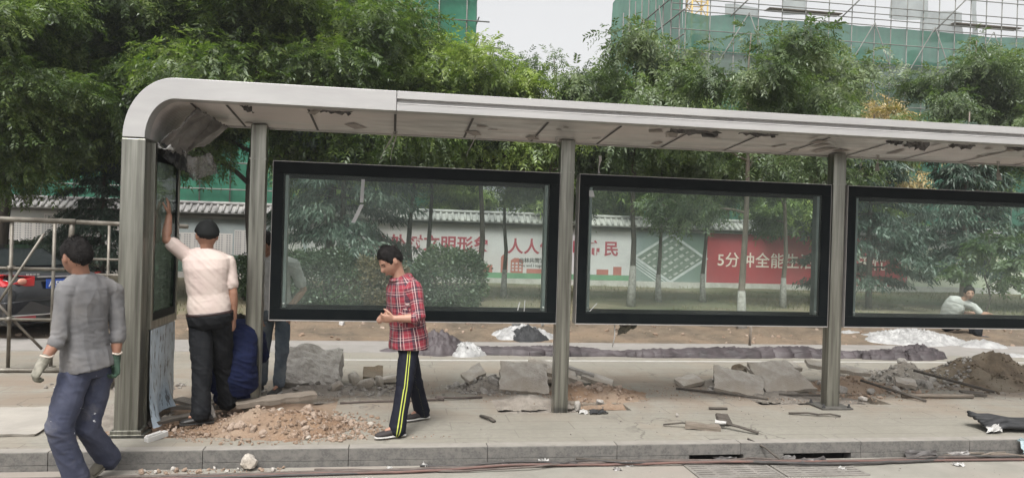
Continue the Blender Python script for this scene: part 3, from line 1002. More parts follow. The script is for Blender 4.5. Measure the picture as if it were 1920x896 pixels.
def head_shell(c, fw, up, s, mode='head', hair=None):
    """star-shaped head; 'hair' returns the scalp shell that dips inside the skull below the hairline"""
    fw = fw.normalized(); up = (up-fw*up.dot(fw)).normalized(); rt = fw.cross(up)
    mb = MB()
    nu, nv = 44, 34
    rings = []
    hr = hair or {}
    for j in range(nv+1):
        ph = PI*min(max(j, .03), nv-.03)/nv
        ring = []
        for i in range(nu):
            th = 2*PI*i/nu
            d = Vector((math.sin(ph)*math.sin(th), math.sin(ph)*math.cos(th), math.cos(ph)))  # y = forward
            x, y, z = d.x*.077, d.y*.098-.006, d.z*.112
            if d.z < 0:
                t = -d.z
                x *= 1-.30*t*t
                if d.y > 0:
                    y = y*(1-.05*t)+.018*t
                else:
                    y *= 1-.32*t
                z *= 1+.10*max(0, d.y)*t
            fy = max(0, d.y)
            if mode == 'head':
                g = lambda x0, z0, sx, sz: math.exp(-((x-x0)/sx)**2-((z-z0)/sz)**2)
                y += fy*(.024*g(0, -.030, .013, .016)+.012*g(0, -.008, .010, .028))
                y -= fy*.010*(g(.033, .002, .016, .011)+g(-.033, .002, .016, .011))
                y += fy*.006*(g(.030, .022, .022, .009)+g(-.030, .022, .022, .009))
                y += fy*(.008*g(0, -.066, .024, .007)+.006*g(0, -.078, .020, .007)-.004*g(0, -.072, .03, .003))
                y += fy*.007*g(0, -.103, .018, .013)
            else:
                # hairline: high on the forehead, down to the nape behind, above the ears at the side
                az = abs(math.atan2(d.x, d.y))
                fr, na, si = hr.get('front', .062), hr.get('nape', -.07), hr.get('side', .0)
                keys = ((0, fr), (.55, fr-.006), (.85, .035 if not hr.get('iscap') else fr-.01), (1.15, si-.004), (1.42, si+.004), (1.75, si+.008), (2.15, na*.6), (3.15, na))
                for (a0, l0), (a1, l1) in zip(keys[:-1], keys[1:]):
                    if a0 <= az <= a1:
                        line = l0+(l1-l0)*(az-a0)/(a1-a0)
                        break
                dist = z-line
                th_ = hr.get('thick', .013)
                ragged = hr.get('rag', .006)*noise.noise(d*14+Vector((7, 2, 1)))
                k = max(-1, min(1, (dist+ragged)/hr.get('fade', .035)))
                off = th_*k**.6 if k > 0 else .03*k
                if k > 0:
                    off += hr.get('rough', .004)*noise.noise(d*9+Vector((3, 1, 5)))+hr.get('rough', .004)*.6*noise.noise(d*22)
                    if hr.get('top'): off += hr['top']*max(0, d.z)**2
                x, y, z = Vector((x, y, z))+d*off
            ring.append(V(c)+(rt*x+fw*y+up*z)*s)
        rings.append(ring)
    mb.loft(rings)
    if mode == 'head':
        for sx in (-1, 1):
            ear = MB(); mt = Matrix((rt, fw, up)).transposed()
            ear.sphere(V(c)+(rt*sx*.078-fw*.008-up*.006)*s, (.011*s, .020*s, .033*s), 12, 8, mt)
            mb.add(ear.v, ear.f)
    return mb, rt, fw, up

def hand_shells(wrist, d, palm_n, thumb_dir, s, curl=.5, rad=1.0, curls=None):
    """palm and five separate bent fingers. d: direction of the fingers, palm_n: side the fingers curl towards"""
    d = d.normalized(); palm_n = (palm_n-d*palm_n.dot(d)).normalized()
    side = d.cross(palm_n)
    if side.dot(thumb_dir) < 0: side = -side
    sh_ = []
    rows = []
    for t, w, h in ((-.01, .027, .021), (.02, .033, .017), (.055, .040, .015), (.085, .041, .013), (.095, .034, .009)):
        rows.append((wrist+d*t*s, side, palm_n, w*s*rad, h*s*rad))
    sh_.append(oval_loft(rows, 16))
    lens = ((.030, .072, 0), (.011, .080, 1), (-.010, .075, 2), (-.030, .058, 3))
    for off, L, k in lens:
        cu = (curls[k] if curls else curl)
        p = wrist+(d*.082+side*off)*s
        pts = [p]
        dirv = d+side*off*1.6
        ang = 0
        for seg, f in ((.46, .7), (.30, 1.15), (.24, .8)):
            ang += cu*f
            dv = (dirv.normalized()*math.cos(ang)+palm_n*math.sin(ang)).normalized()
            p = p+dv*L*seg*s
            pts.append(p)
        sh_.append(limb(pts, [.0095*s*rad, .0090*s*rad, .0082*s*rad, .0070*s*rad], 9))
    p = wrist+(d*.022+side*.026)*s
    pts = [p]
    for seg, a, b_ in ((.040, .75, .25), (.032, .45, .25+curl*.35), (.026, .15, .35+curl*.5)):
        p = p+(d*(1-a*.5)+side*a+palm_n*b_).normalized()*seg*s
        pts.append(p)
    sh_.append(limb(pts, [.014*s*rad, .0115*s*rad, .0100*s*rad, .0085*s*rad], 9))
    return sh_

def wrinkle(me, amp, seed, joints=(), fx=(7, 7, 20), shear=(4, -3, 6)):
    """cloth folds pushed along the normal; stronger near joints"""
    n = len(me.vertices)
    co = np.empty(n*3, np.float32); no = np.empty(n*3, np.float32)
    me.vertices.foreach_get('co', co); me.vertices.foreach_get('normal', no)
    co = co.reshape(-1, 3); no = no.reshape(-1, 3)
    off = Vector((seed*5.1, seed*2.3, seed*1.7))
    k = np.empty(n, np.float32)
    for i in range(n):
        x, y, z = co[i]
        p = Vector((x*fx[0]+z*shear[0], y*fx[1]+z*shear[1], z*fx[2]+x*shear[2]))+off
        a = 1-2.4*abs(noise.noise(p))
        b_ = noise.noise(Vector((x*5, y*5, z*6))+off*2)
        c = 1-2.4*abs(noise.noise(Vector((x*11-z*9, y*11+z*7, z*21+x*5))+off*3))
        k[i] = .75*a+.22*b_+.30*c
    w = np.full(n, .62, np.float32)
    for j, r in joints:
        d2 = ((co-np.array(j, np.float32))**2).sum(1)
        w = np.maximum(w, 1.5*np.exp(-d2/(r*r)))
    co = co+no*(amp*1.45*k*w)[:, None]
    me.vertices.foreach_set('co', co.astype(np.float32).ravel())
    me.update()

def cloth_coords(me, segs):
    """two attributes per vertex: distance round the nearest limb (pu) and along it (pv)"""
    n = len(me.vertices)
    co = np.empty(n*3, np.float32); me.vertices.foreach_get('co', co); co = co.reshape(-1, 3).astype(np.float64)
    best = np.full(n, 1e9); pu = np.zeros(n); pv = np.zeros(n)
    for a, b_, rad, ref in segs:
        a = np.array(a); b_ = np.array(b_)
        ax = b_-a; L = np.linalg.norm(ax); ax = ax/L
        ref = np.array(ref); ref = ref-ax*ref.dot(ax); ref /= np.linalg.norm(ref)
        bi = np.cross(ax, ref)
        q = co-a
        t = q@ax
        tc = np.clip(t, 0, L)
        rv = q-tc[:, None]*ax
        d = np.linalg.norm(rv, axis=1)-rad
        ang = np.arctan2(q@bi, q@ref)
        m_ = d < best
        best[m_] = d[m_]; pu[m_] = (ang*rad*1.05)[m_]; pv[m_] = t[m_]
    for nm, arr in (('pu', pu), ('pv', pv)):
        at = me.attributes.new(nm, 'FLOAT', 'POINT')
        at.data.foreach_set('value', arr.astype(np.float32))

def fabric(name, c1, c2, rough=.85, weave=220, c3=None):
    return pmat(name, c1, c2, 9, rough, 0, .25, weave, .002, c3=c3, spec=.12)

SKIN = {}
def skin_mat(name, c1, c2):
    m = pmat(name, c1, c2, 14, .55, 0, .1, 160, .002)
    m.node_tree.nodes['Principled BSDF'].inputs['Subsurface Weight'].default_value = .06
    m.node_tree.nodes['Principled BSDF'].inputs['Subsurface Radius'].default_value = (.012, .005, .003)
    return m
M['skin'] = skin_mat('tanned_skin', (.36, .19, .125), (.29, .145, .095))
M['skin_light'] = skin_mat('lighter_skin', (.43, .245, .175), (.36, .19, .13))
M['skin_brown'] = skin_mat('weathered_skin', (.31, .155, .10), (.25, .12, .078))
M['hair'] = pmat('black_hair', (.009, .008, .008), (.017, .015, .014), 30, .8, 0, .9, 110, .006, spec=.15)
M['eye'] = pmat('dark_eyes', (.015, .012, .01), None, 5, .3)
M['lips'] = pmat('lips', (.30, .11, .085), (.26, .09, .07), 9, .5)

def person(label, J, face, s=1.05, fwd=None, skin=None, shirt=None, trousers=None, shoes=None, hair=None,
           hands=None, gloves=None, spine=None, torso=(1, 1), head_up=(0, 0, 1), voxel=.006, hk=1.09):
    J = {k: V(p) for k, p in J.items()}
    base = Vector((J['pelvis'].x, J['pelvis'].y, min(J['la'].z, J['ra'].z)-.09))
    root = wthing('person', base, label, 'person')
    skin = skin or M['skin']
    face = V(face)
    up = Vector((0, 0, 1))
    rt_h = (J['rhip']-J['lhip']).normalized(); rt_s = (J['rs']-J['ls']).normalized()
    # spine curve
    pel, nk = J['pelvis'], J['neck']
    mid = V(spine) if spine else (pel+nk)/2
    def sp(t):
        a = pel.lerp(mid, t); b_ = mid.lerp(nk, t)
        c = 2*mid-(pel+nk)/2
        return pel*(1-t)**2+c*2*t*(1-t)+nk*t*t
    tw, td = torso
    def row(t, hw, hd, grow=0.0, back=0.0):
        c = sp(t); tan = (sp(min(1.05, t+.06))-sp(t-.06)).normalized()
        rt = rt_h.lerp(rt_s, min(1, max(0, t)))
        rt = (rt-tan*rt.dot(tan)).normalized()
        f = tan.cross(rt)*-1
        f = rt.cross(tan)*-1
        # forward = up x right
        f = tan.cross(rt)
        return (c-f*back*s, rt, f, (hw*tw+grow)*s, (hd*td+grow)*s)
    prof = [(-.16, .115, .095, 0), (-.08, .160, .115, .005), (.02, .172, .120, .012), (.18, .158, .108, .006), (.36, .146, .103, 0), (.55, .158, .112, .004),
            (.74, .172, .118, .010), (.88, .172, .100, .012), (.96, .120, .078, .010), (1.03, .064, .062, .006)]
    body = [oval_loft([row(t, a-.012, b_-.012, 0, bk) for t, a, b_, bk in prof])]
    fwh = face.normalized()
    def yoke(r_, dz):
        c = sp(.93)-rt_s.cross(up)*0
        return limb([J['ls'], J['ls'].lerp(c, .5)+Vector((0, 0, dz)), c+Vector((0, 0, dz*1.6)), J['rs'].lerp(c, .5)+Vector((0, 0, dz)), J['rs']], [r_*.86, r_, r_*1.05, r_, r_*.86], 16)
    body.append(yoke(.056*s, .012*s))
    hs_shell, hr, hf, hu = head_shell(J['head'], face, V(head_up), s*hk)
    body.append(hs_shell)
    nb = J['neck']-V((0, 0, .03*s)); nt = J['head']-hu*.055*s-hf*.022*s
    body.append(limb([nb, (nb+nt)/2, nt], [.062*s, .056*s, .056*s]))
    arms = {}
    for a in 'lr':
        S, E, W = J[a+'s'], J[a+'e'], J[a+'w']
        body.append(limb([S, S.lerp(E, .4), E, E.lerp(W, .3), E.lerp(W, .7), W], [.050*s, .046*s, .040*s, .041*s, .033*s, .027*s]))
        hd = (hands or {}).get(a, {})
        d = V(hd.get('d', (W-E)))
        pn = V(hd.get('palm', fwh)); td_ = V(hd.get('thumb', (0, 0, 1)))
        body += hand_shells(W, d, pn, td_, s, hd.get('curl', .45), hd.get('rad', 1.0), hd.get('curls'))
        arms[a] = (S, E, W, d, pn, td_, hd)
    for a in 'lr':
        H, K, A = J[a+'hip'], J[a+'k'], J[a+'a']
        body.append(limb([H, H.lerp(K, .5), K, K.lerp(A, .3), A], [.085*s, .072*s, .054*s, .052*s, .038*s]))
        T = J[a+'toe']
        fd = (T-A); fd.z = 0
        fd = fd.normalized() if fd.length > .01 else fwh
        body.append(limb([A, A.lerp(T, .30)+Vector((0, 0, .012*s)), A.lerp(T, .52)+Vector((0, 0, .022*s))], [.028*s, .022*s, .014*s], 10))
    me = fuse(body, voxel, 2, 'person_body')
    me.materials.append(skin)
    bo = link_mesh('body', me); adopt(bo, root)
    # face features, sunk a little into the skin
    hc = J['head']; k = s*hk
    ey, br, lp_ = MB(), MB(), MB()
    mt = Matrix((hr, hf, hu)).transposed()
    for sx in (-1, 1):
        ey.sphere(hc+(hr*sx*.032+hf*.0775+hu*.001)*k, (.0125*k, .006*k, .0045*k), 10, 6, mt)
        pts = [hc+(hr*sx*x+hf*y+hu*z)*k for x, y, z in ((.013, .088, .018), (.030, .086, .0225), (.047, .074, .018))]
        br.tube(pts, [.0035*k, .0045*k, .0025*k], 6)
    pts = [hc+(hr*x+hf*y+hu*z)*k for x, y, z in ((-.023, .085, -.071), (0, .0965, -.070), (.023, .085, -.071))]
    lp_.tube(pts, [.003*k, .0055*k, .003*k], 6)
    ey.build('eyes', M['eye'], root); br.build('eyebrows', M['hair'], root); lp_.build('lips', M['lips'], root)
    if hair:
        hsh, *_ = head_shell(J['head'], face, V(head_up), s*hk, 'hair', hair)
        rh = random.Random(len(label)); nv0 = len(hsh.v)
        for _ in range(0 if hair.get('cap') else 1500):
            p = Vector(hsh.v[rh.randrange(nv0)]); d = (p-J['head'])
            q = Matrix((hr, hf, hu)) @ d
            az = abs(math.atan2(q.x, q.y)); zz = q.z/(s*hk)
            if zz < (.062 if az < .8 else (.012 if az < 1.7 else -.05)): continue
            d.normalize()
            t_ = (hf*(.5 if q.y > 0 else -.3)-hu*.55+d*.75+Vector((rh.uniform(-.4, .4), rh.uniform(-.4, .4), rh.uniform(-.3, .3)))).normalized()
            w_ = t_.cross(d).normalized()*.0028*s
            L_ = rh.uniform(.012, .026)*s
            hsh.add([p-w_-d*.004, p+w_-d*.004, p+t_*L_], [(0, 1, 2)])
        hsh.build('hair', hair.get('mat', M['hair']), root)
    if hair and hair.get('cap'):
        csh, *_ = head_shell(J['head'], face, V(head_up), s*hk, 'hair', dict(front=.028, nape=-.018, side=.02, thick=.024, rough=.001, rag=0, fade=.01, iscap=True))
        cap = csh.build('cap', M['cap'], root)
        bm_ = MB()
        rows = []
        for yy, w in ((.075, .060), (.105, .066), (.135, .060), (.155, .038)):
            c = J['head']+(hf*yy+hu*(.040-(yy-.075)*.30))*k
            rows.append((c, hr, hu, w*k, .0045*k))
        bm_2 = oval_loft(rows, 18)
        bm_2.build('brim', M['cap'], cap)
    # ---------------- clothes
    if shirt:
        g = .016
        hem = shirt.get('hem', -.06)
        rows = [row(t, a, b_, g+(shirt.get('flare', .0) if t < .2 else 0), bk) for t, a, b_, bk in ([(-.08, .202, .156, .009), (.02, .198, .148, .012), (.12, .184, .130, .008)]+prof[3:] if hem < -.05 else prof[2:]) if t > hem+.03]
        if hem < -.05:
            rows = [row(t, max(a, .166), max(b_, .120), g, bk) if t < .7 else row(t, a, b_, g, bk) for t, a, b_, bk in ([(-.08, .182, .138, .009), (.02, .180, .134, .012), (.12, .174, .128, .008)]+prof[3:]) if t > hem+.03]
        hw_, hd_ = (.180, .136) if hem < -.05 else (.152, .105)
        rows.insert(0, row(hem, hw_, hd_, g+shirt.get('flare', 0), .010)); rows.insert(1, row(hem+.015, hw_, hd_, g+shirt.get('flare', 0), .010))
        sh_ = [oval_loft(rows), yoke(.074*s, .008*s)]
        segs = [(tuple(sp(0)), tuple(sp(1)), .15*s, tuple(rt_s.cross(up)*-1))]
        jl = []
        for a in 'lr':
            S, E, W = arms[a][:3]
            sl = shirt.get('sleeve', 'short')
            if sl == 'short':
                pts, rad = [S, S.lerp(E, .35), S.lerp(E, .70)], [.068, .064, .063]
            elif sl == 'elbow':
                pts, rad = [S, S.lerp(E, .45), E, E.lerp(W, .12)], [.067, .060, .056, .059]
            else:
                pts, rad = [S, S.lerp(E, .45), E, E.lerp(W, .14), E.lerp(W, .22)], [.064, .056, .052, .050, .054]
            sh_.append(limb(pts, [r_*s for r_ in rad], 16))
            segs.append((tuple(S), tuple(E), .062*s, (0.3, -1, .1)))
            if sl != 'short':
                segs.append((tuple(E), tuple(W), .058*s, (0.3, -1, .1)))
            jl += [(tuple(E), .10), (tuple(S), .10)]
        sh_.append(oval_loft([row(.93, .12, .085, .012, .010), row(1.0, .066, .066, .012, .006), row(1.045, .060, .060, .008, .006)], 18))
        jl.append((tuple(sp(.2)), .14))
        ms = fuse(sh_, voxel, 12, 'person_shirt')
        wrinkle(ms, shirt.get('fold', .006)*s, shirt.get('seed', 1), jl, shirt.get('fx', (5, 5, 15)), shirt.get('shear', (4, -3, 6)))
        cloth_coords(ms, segs)
        ms.materials.append(shirt['mat'])
        so = link_mesh('shirt', ms); adopt(so, root)
        if shirt.get('collar'):
            cb = MB()
            c0 = row(1.005, .068, .066, .012, .006); c1 = row(1.05, .060, .062, .022, .006); c2 = row(1.0, .078, .078, .02, .004)
            cb = oval_loft([c0, c1, c2], 20)
            cm = cb.mesh('collar', shirt['mat'])
            cloth_coords(cm, segs)
            co_ = link_mesh('collar', cm); adopt(co_, root)
    if trousers:
        g = .014
        bag = trousers.get('bag', 1.0)
        top = trousers.get('top', .14)
        if shirt and shirt.get('hem', 0) < -.05: top = .03
        rows = [row(t, a, b_, g, bk) for t, a, b_, bk in prof if t < top-.02]+[row(top, *trousers.get('topr', (.156, .108)), g, .006)]
        ts = [oval_loft(rows)]
        segs = []; jl = []
        for a in 'lr':
            H, K, A = J[a+'hip'], J[a+'k'], J[a+'a']
            hemp = K.lerp(A, trousers.get('len', .97))
            ts.append(limb([H, H.lerp(K, .5), K, K.lerp(A, .5), hemp], [r_*s*bag for r_ in (.086, .086, .074, .070, .073)], 18))
            outw = (rt_h if a == 'r' else -rt_h)
            segs.append((tuple(H+Vector((0, 0, .15))), tuple(K), .09*s, tuple(outw)))
            segs.append((tuple(K), tuple(A), .075*s, tuple(outw)))
            jl += [(tuple(K), .13), (tuple(A), .12), (tuple(H), .14)]
        mtz = fuse(ts, voxel, 3, 'person_trousers')
        wrinkle(mtz, trousers.get('fold', .007)*.72*s, trousers.get('seed', 2), jl, trousers.get('fx', (7, 7, 8)), trousers.get('shear', (6, 5, 10)))
        cloth_coords(mtz, segs)
        mtz.materials.append(trousers['mat'])
        to = link_mesh('trousers', mtz); adopt(to, root)
        if trousers.get('belt'):
            oval_loft([row(top-.035, .169, .119, g+.005, .006), row(top-.015, .169, .119, g+.007, .006), row(top+.005, .168, .118, g+.006, .006)]).build('belt', M['belt'], root)
    if shoes:
        for a in 'lr':
            A, T = J[a+'a'], J[a+'toe']
            fd = (T-A)
            L = .275*s
            flat_d = fd.copy()
            zz = shoes.get('pitch_'+a, 0.0)
            flat_d.z = 0; flat_d.normalize()
            dirv = (flat_d*math.cos(zz)+Vector((0, 0, 1))*math.sin(zz))
            upv = (Vector((0, 0, 1))*math.cos(zz)-flat_d*math.sin(zz))
            rtv = dirv.cross(upv)
            heel = T-dirv*L
            rows = []
            for t, w, h in ((0.0, .022, .035), (.05, .033, .062), (.18, .037, .082), (.34, .037, .080), (.5, .042, .058), (.7, .048, .046), (.88, .042, .036), (.97, .026, .026), (1.0, .010, .014)):
                c = heel+dirv*(L*t)+upv*(h*.5+.012)*s
                rows.append((c, rtv, upv, w*s, h*.5*s))
            so = oval_loft(rows, 16).build('shoe', shoes['mat'], root)
            rows = []
            for t, w in ((-.015, .022), (.02, .034), (.2, .039), (.45, .041), (.7, .050), (.88, .044), (.98, .028), (1.015, .010)):
                c = heel+dirv*(L*t)+upv*.010*s
                rows.append((c, rtv, upv, w*s, .011*s))
            oval_loft(rows, 14).build('sole', shoes.get('sole', M['sole']), so)
    if gloves:
        for a, gm in gloves.items():
            S, E, W, d, pn, td_, hd = arms[a]
            shl = hand_shells(W, d, pn, td_, s, hd.get('curl', .45), 1.45*hd.get('rad', 1.0), hd.get('curls'))
            shl.append(limb([W-(W-E).normalized()*.05*s, W+d.normalized()*.02*s], [.037*s, .036*s], 12))
            gme = fuse(shl, .005, 1, 'glove'); gme.materials.append(gm)
            go = link_mesh('glove', gme); adopt(go, root)
            MB().tube([W-(W-E).normalized()*.062*s+Vector((.038*s*math.cos(t), .038*s*math.sin(t), .006*math.sin(2*t))) for t in [2*PI*i/14 for i in range(15)]], .007*s, 6).build('glove_cuff', M['cuff'], go)
    return root

def plaid_mat():
    m, t, b = node_mat('red_plaid_shirting')
    au = t.nodes.new('ShaderNodeAttribute'); au.attribute_name = 'pu'
    av = t.nodes.new('ShaderNodeAttribute'); av.attribute_name = 'pv'
    base = (.21, .018, .032)
    def bands(sock):
        f = math_n(t, 'FRACT', math_n(t, 'ADD', math_n(t, 'MULTIPLY', sock, 1/.105), 10.0))
        dark = ramp(t, f, [(0, 1.0), (.17, 1.0), (.19, 0.0), (.27, 0.0), (.29, 1.0), (.36, 1.0), (.38, 0.0), (1, 0.0)])
        light = ramp(t, f, [(0, 0), (.20, 0), (.21, 1), (.25, 1), (.26, 0), (.42, 0), (.43, .8), (.46, .8), (.47, 0), (.78, 0), (.79, .25), (.82, .25), (.83, 0)])
        return dark, light
    for n_ in t.nodes: pass
    d1, l1 = bands(au.outputs['Fac']); d2, l2 = bands(av.outputs['Fac'])
    c = mixc(t, math_n(t, 'MULTIPLY', d1, .75), base, (.016, .018, .03))
    c = mixc(t, math_n(t, 'MULTIPLY', d2, .65), c, (.016, .018, .03))
    c = mixc(t, math_n(t, 'MULTIPLY', l1, .75), c, (.46, .42, .39))
    c = mixc(t, math_n(t, 'MULTIPLY', l2, .5), c, (.46, .42, .39))
    lk(t, c, b.inputs['Base Color'])
    b.inputs['Roughness'].default_value = .85
    return m
def stripe_trouser_mat():
    m, t, b = node_mat('navy_track_cloth')
    au = t.nodes.new('ShaderNodeAttribute'); au.attribute_name = 'pu'
    x = math_n(t, 'ADD', au.outputs['Fac'], .5)
    f = ramp(t, x, [(0, 0), (.4800, 0), (.4808, 1), (.490, 1), (.491, 0), (.509, 0), (.510, 1), (.5192, 1), (.52, 0), (1, 0)])
    col = mixc(t, f, (.011, .012, .019), (.42, .46, .09))
    lk(t, col, b.inputs['Base Color'])
    b.inputs['Roughness'].default_value = .8
    b.inputs['Specular IOR Level'].default_value = .12
    return m
def work_trouser_mat():
    m, t, b = node_mat('dusty_navy_work_cloth')
    v = coords(t)
    col = ramp(t, noise_n(t, v, 4, 5, .6), [(.35, (.026, .031, .058)), (.68, (.050, .055, .086))])
    dust = ramp(t, noise_n(t, v, 2.3, 6, .7, .5), [(.54, 0), (.72, .6)])
    col = mixc(t, dust, col, (.125, .12, .122))
    sp = ramp(t, noise_n(t, coords(t, (1, 1, 2.2)), 16, 3, .5), [(.70, 0), (.73, 1)])
    reg = ramp(t, noise_n(t, v, 3.2, 2), [(.5, 0), (.6, 1)])
    col = mixc(t, math_n(t, 'MULTIPLY', sp, reg), col, (.55, .56, .58))
    lk(t, col, b.inputs['Base Color'])
    b.inputs['Roughness'].default_value = .9
    return m
M['plaid'] = plaid_mat()
M['track'] = stripe_trouser_mat()
M['work_trouser'] = work_trouser_mat()
M['grey_shirt'] = fabric('grey_jersey', (.185, .182, .186), (.14, .138, .142), c3=(.21, .20, .193))
M['white_tee'] = fabric('cream_white_cotton', (.64, .545, .49), (.58, .48, .43), c3=(.62, .50, .46))
M['white_tee2'] = fabric('white_cotton', (.50, .49, .475), (.42, .41, .395))
M['black_trouser'] = fabric('black_twill', (.010, .011, .013), (.018, .019, .021))
M['jeans'] = fabric('washed_denim', (.10, .125, .155), (.062, .08, .105), c3=(.15, .17, .185))
M['navy_suit'] = fabric('navy_overalls', (.012, .017, .055), (.008, .011, .036), c3=(.016, .023, .062))
M['cap'] = fabric('black_cap_cloth', (.010, .011, .011), (.016, .017, .017)); M['cap'].node_tree.nodes['Principled BSDF'].inputs['Specular IOR Level'].default_value = .15
M['belt'] = pmat('brown_belt', (.03, .012, .010), None, 5, .5)
M['shoe_black'] = pmat('black_shoe_leather', (.014, .013, .013), (.03, .028, .026), 12, .5)
M['shoe_brown'] = pmat('dark_canvas_shoe', (.024, .019, .019), (.035, .028, .027), 12, .8)
M['sole'] = pmat('dark_sole', (.03, .028, .026), None, 6, .8)
M['sole_white'] = pmat('white_sole', (.62, .60, .57), (.5, .48, .45), 8, .7)
M['glove_grey'] = pmat('dirty_knit_glove', (.34, .32, .27), (.12, .115, .09), 9, .95, 0, .5, 120, .003, c3=(.13, .125, .092))
M['glove_green'] = pmat('green_dipped_glove', (.028, .070, .042), (.02, .03, .024), 6, .8, 0, .4, 90, .003)
M['cuff'] = pmat('cream_cuff', (.60, .52, .45), (.5, .42, .35), 9, .9)

# man in plaid, stepping to the left with his hands together
person('person in a red plaid shirt and striped track trousers looking down at his hands',
       dict(head=(-.025, 7.19, 1.59), neck=(.075, 7.22, 1.425), pelvis=(.155, 7.24, .86), ls=(.205, 7.07, 1.345), rs=(.045, 7.38, 1.355), le=(.25, 6.98, 1.085), re=(.0, 7.47, 1.09),
            lw=(.03, 6.99, 1.075), rw=(-.045, 7.27, 1.08), lhip=(.175, 7.15, .80), rhip=(.145, 7.33, .79), lk=(.135, 7.04, .47), rk=(.235, 7.42, .44), la=(.085, 6.95, .10), ra=(.325, 7.60, .10),
            ltoe=(-.115, 6.87, .012), rtoe=(.145, 7.50, .012)),
       face=(-.78, -.36, -.60), head_up=(-.5, -.1, 1), s=1.05, skin=M['skin_light'], spine=(.13, 7.24, 1.14), torso=(1.10, 1.14),
       shirt=dict(mat=M['plaid'], sleeve='elbow', hem=-.17, flare=.002, fold=.0045, seed=3, collar=True),
       trousers=dict(mat=M['track'], fold=.006, seed=4, bag=.98, len=1.06), shoes=dict(mat=M['shoe_brown'], sole=M['sole_white']),
       hair=dict(front=.064, nape=-.072, side=-.012, thick=.011, rough=.005, top=.013),
       hands=dict(l=dict(d=(-.95, .12, -.05), palm=(0, .75, .3), thumb=(-.2, 0, 1), curl=.65), r=dict(d=(-.6, -.6, -.12), palm=(-.2, -.6, -.5), thumb=(0, 0, 1), curl=.75)))

# man in the pale tee shirt reaching up to the end case
person('person in a cream tee shirt and black cap reaching up to the end case',
       dict(head=(-1.77, 7.62, 1.775), neck=(-1.765, 7.62, 1.62), pelvis=(-1.715, 7.62, 1.00), ls=(-1.935, 7.62, 1.57), rs=(-1.575, 7.64, 1.525), le=(-2.115, 7.54, 1.735), re=(-1.515, 7.62, 1.23),
            lw=(-2.112, 7.60, 1.955), rw=(-1.51, 7.66, .98), lhip=(-1.81, 7.62, .92), rhip=(-1.62, 7.65, .92), lk=(-1.755, 7.53, .50), rk=(-1.625, 7.80, .50), la=(-1.745, 7.47, .11), ra=(-1.60, 7.92, .12),
            ltoe=(-1.91, 7.40, .012), rtoe=(-1.60, 8.16, .05)),
       face=(-.35, .9, -.05), s=1.07, skin=M['skin'], spine=(-1.745, 7.61, 1.31), torso=(1.08, 1.05),
       shirt=dict(mat=M['white_tee'], sleeve='short', hem=.03, fold=.0042, seed=7, fx=(5, 5, 17), shear=(3, 2, 16)), trousers=dict(mat=M['black_trouser'], fold=.009, seed=8, bag=1.12, top=.08, topr=(.168, .118), belt=True, len=1.0),
       shoes=dict(mat=M['shoe_black']), hair=dict(front=.04, nape=-.035, side=.01, thick=.006, rough=.001, cap=True),
       hands=dict(l=dict(d=(-.12, .3, 1), palm=(-1, 0, .0), thumb=(0, -1, .3), curl=.12), r=dict(palm=(-1, .1, 0), thumb=(0, 1, 0), curl=.5)))

# man in grey walking along the gutter in the foreground
person('person in a grey long sleeved shirt and work gloves walking with his head turned left',
       dict(head=(-2.345, 6.10, 1.605), neck=(-2.295, 6.12, 1.455), pelvis=(-2.275, 6.16, .80), ls=(-2.365, 5.99, 1.365), rs=(-2.135, 6.28, 1.345), le=(-2.385, 5.95, 1.03), re=(-2.095, 6.28, 1.03),
            lw=(-2.455, 5.85, .845), rw=(-2.098, 6.24, .80), lhip=(-2.32, 6.08, .72), rhip=(-2.215, 6.25, .72), lk=(-2.39, 6.00, .345), rk=(-2.28, 6.22, .30), la=(-2.30, 6.10, -.05), ra=(-2.20, 6.46, -.01),
            ltoe=(-2.44, 6.02, -.137), rtoe=(-2.29, 6.31, -.137)),
       face=(-.80, .55, -.12), s=1.06, skin=M['skin_brown'], spine=(-2.30, 6.14, 1.13), torso=(.86, .90),
       shirt=dict(mat=M['grey_shirt'], sleeve='long', hem=-.06, flare=.004, fold=.0065, seed=11, fx=(13, 13, 4), shear=(2, -2, 4)), trousers=dict(mat=M['work_trouser'], fold=.010, seed=12, bag=1.14, len=1.0),
       shoes=dict(mat=pmat('worn_brown_shoe', (.13, .115, .085), (.08, .07, .055), 9, .85), sole=pmat('dusty_sole', (.2, .18, .14), None, 9, .9), pitch_r=-.5),
       hair=dict(front=.06, nape=-.066, side=-.006, thick=.014, rough=.006, top=.008),
       hands=dict(l=dict(d=(-.38, -.25, -.9), palm=(.6, .5, 0), thumb=(-.6, .6, 0), curl=.95), r=dict(d=(.02, -.05, -1), palm=(-.5, -.6, 0), thumb=(-.4, .8, 0), curl=.95)),
       gloves=dict(l=M['glove_grey'], r=M['glove_green']))

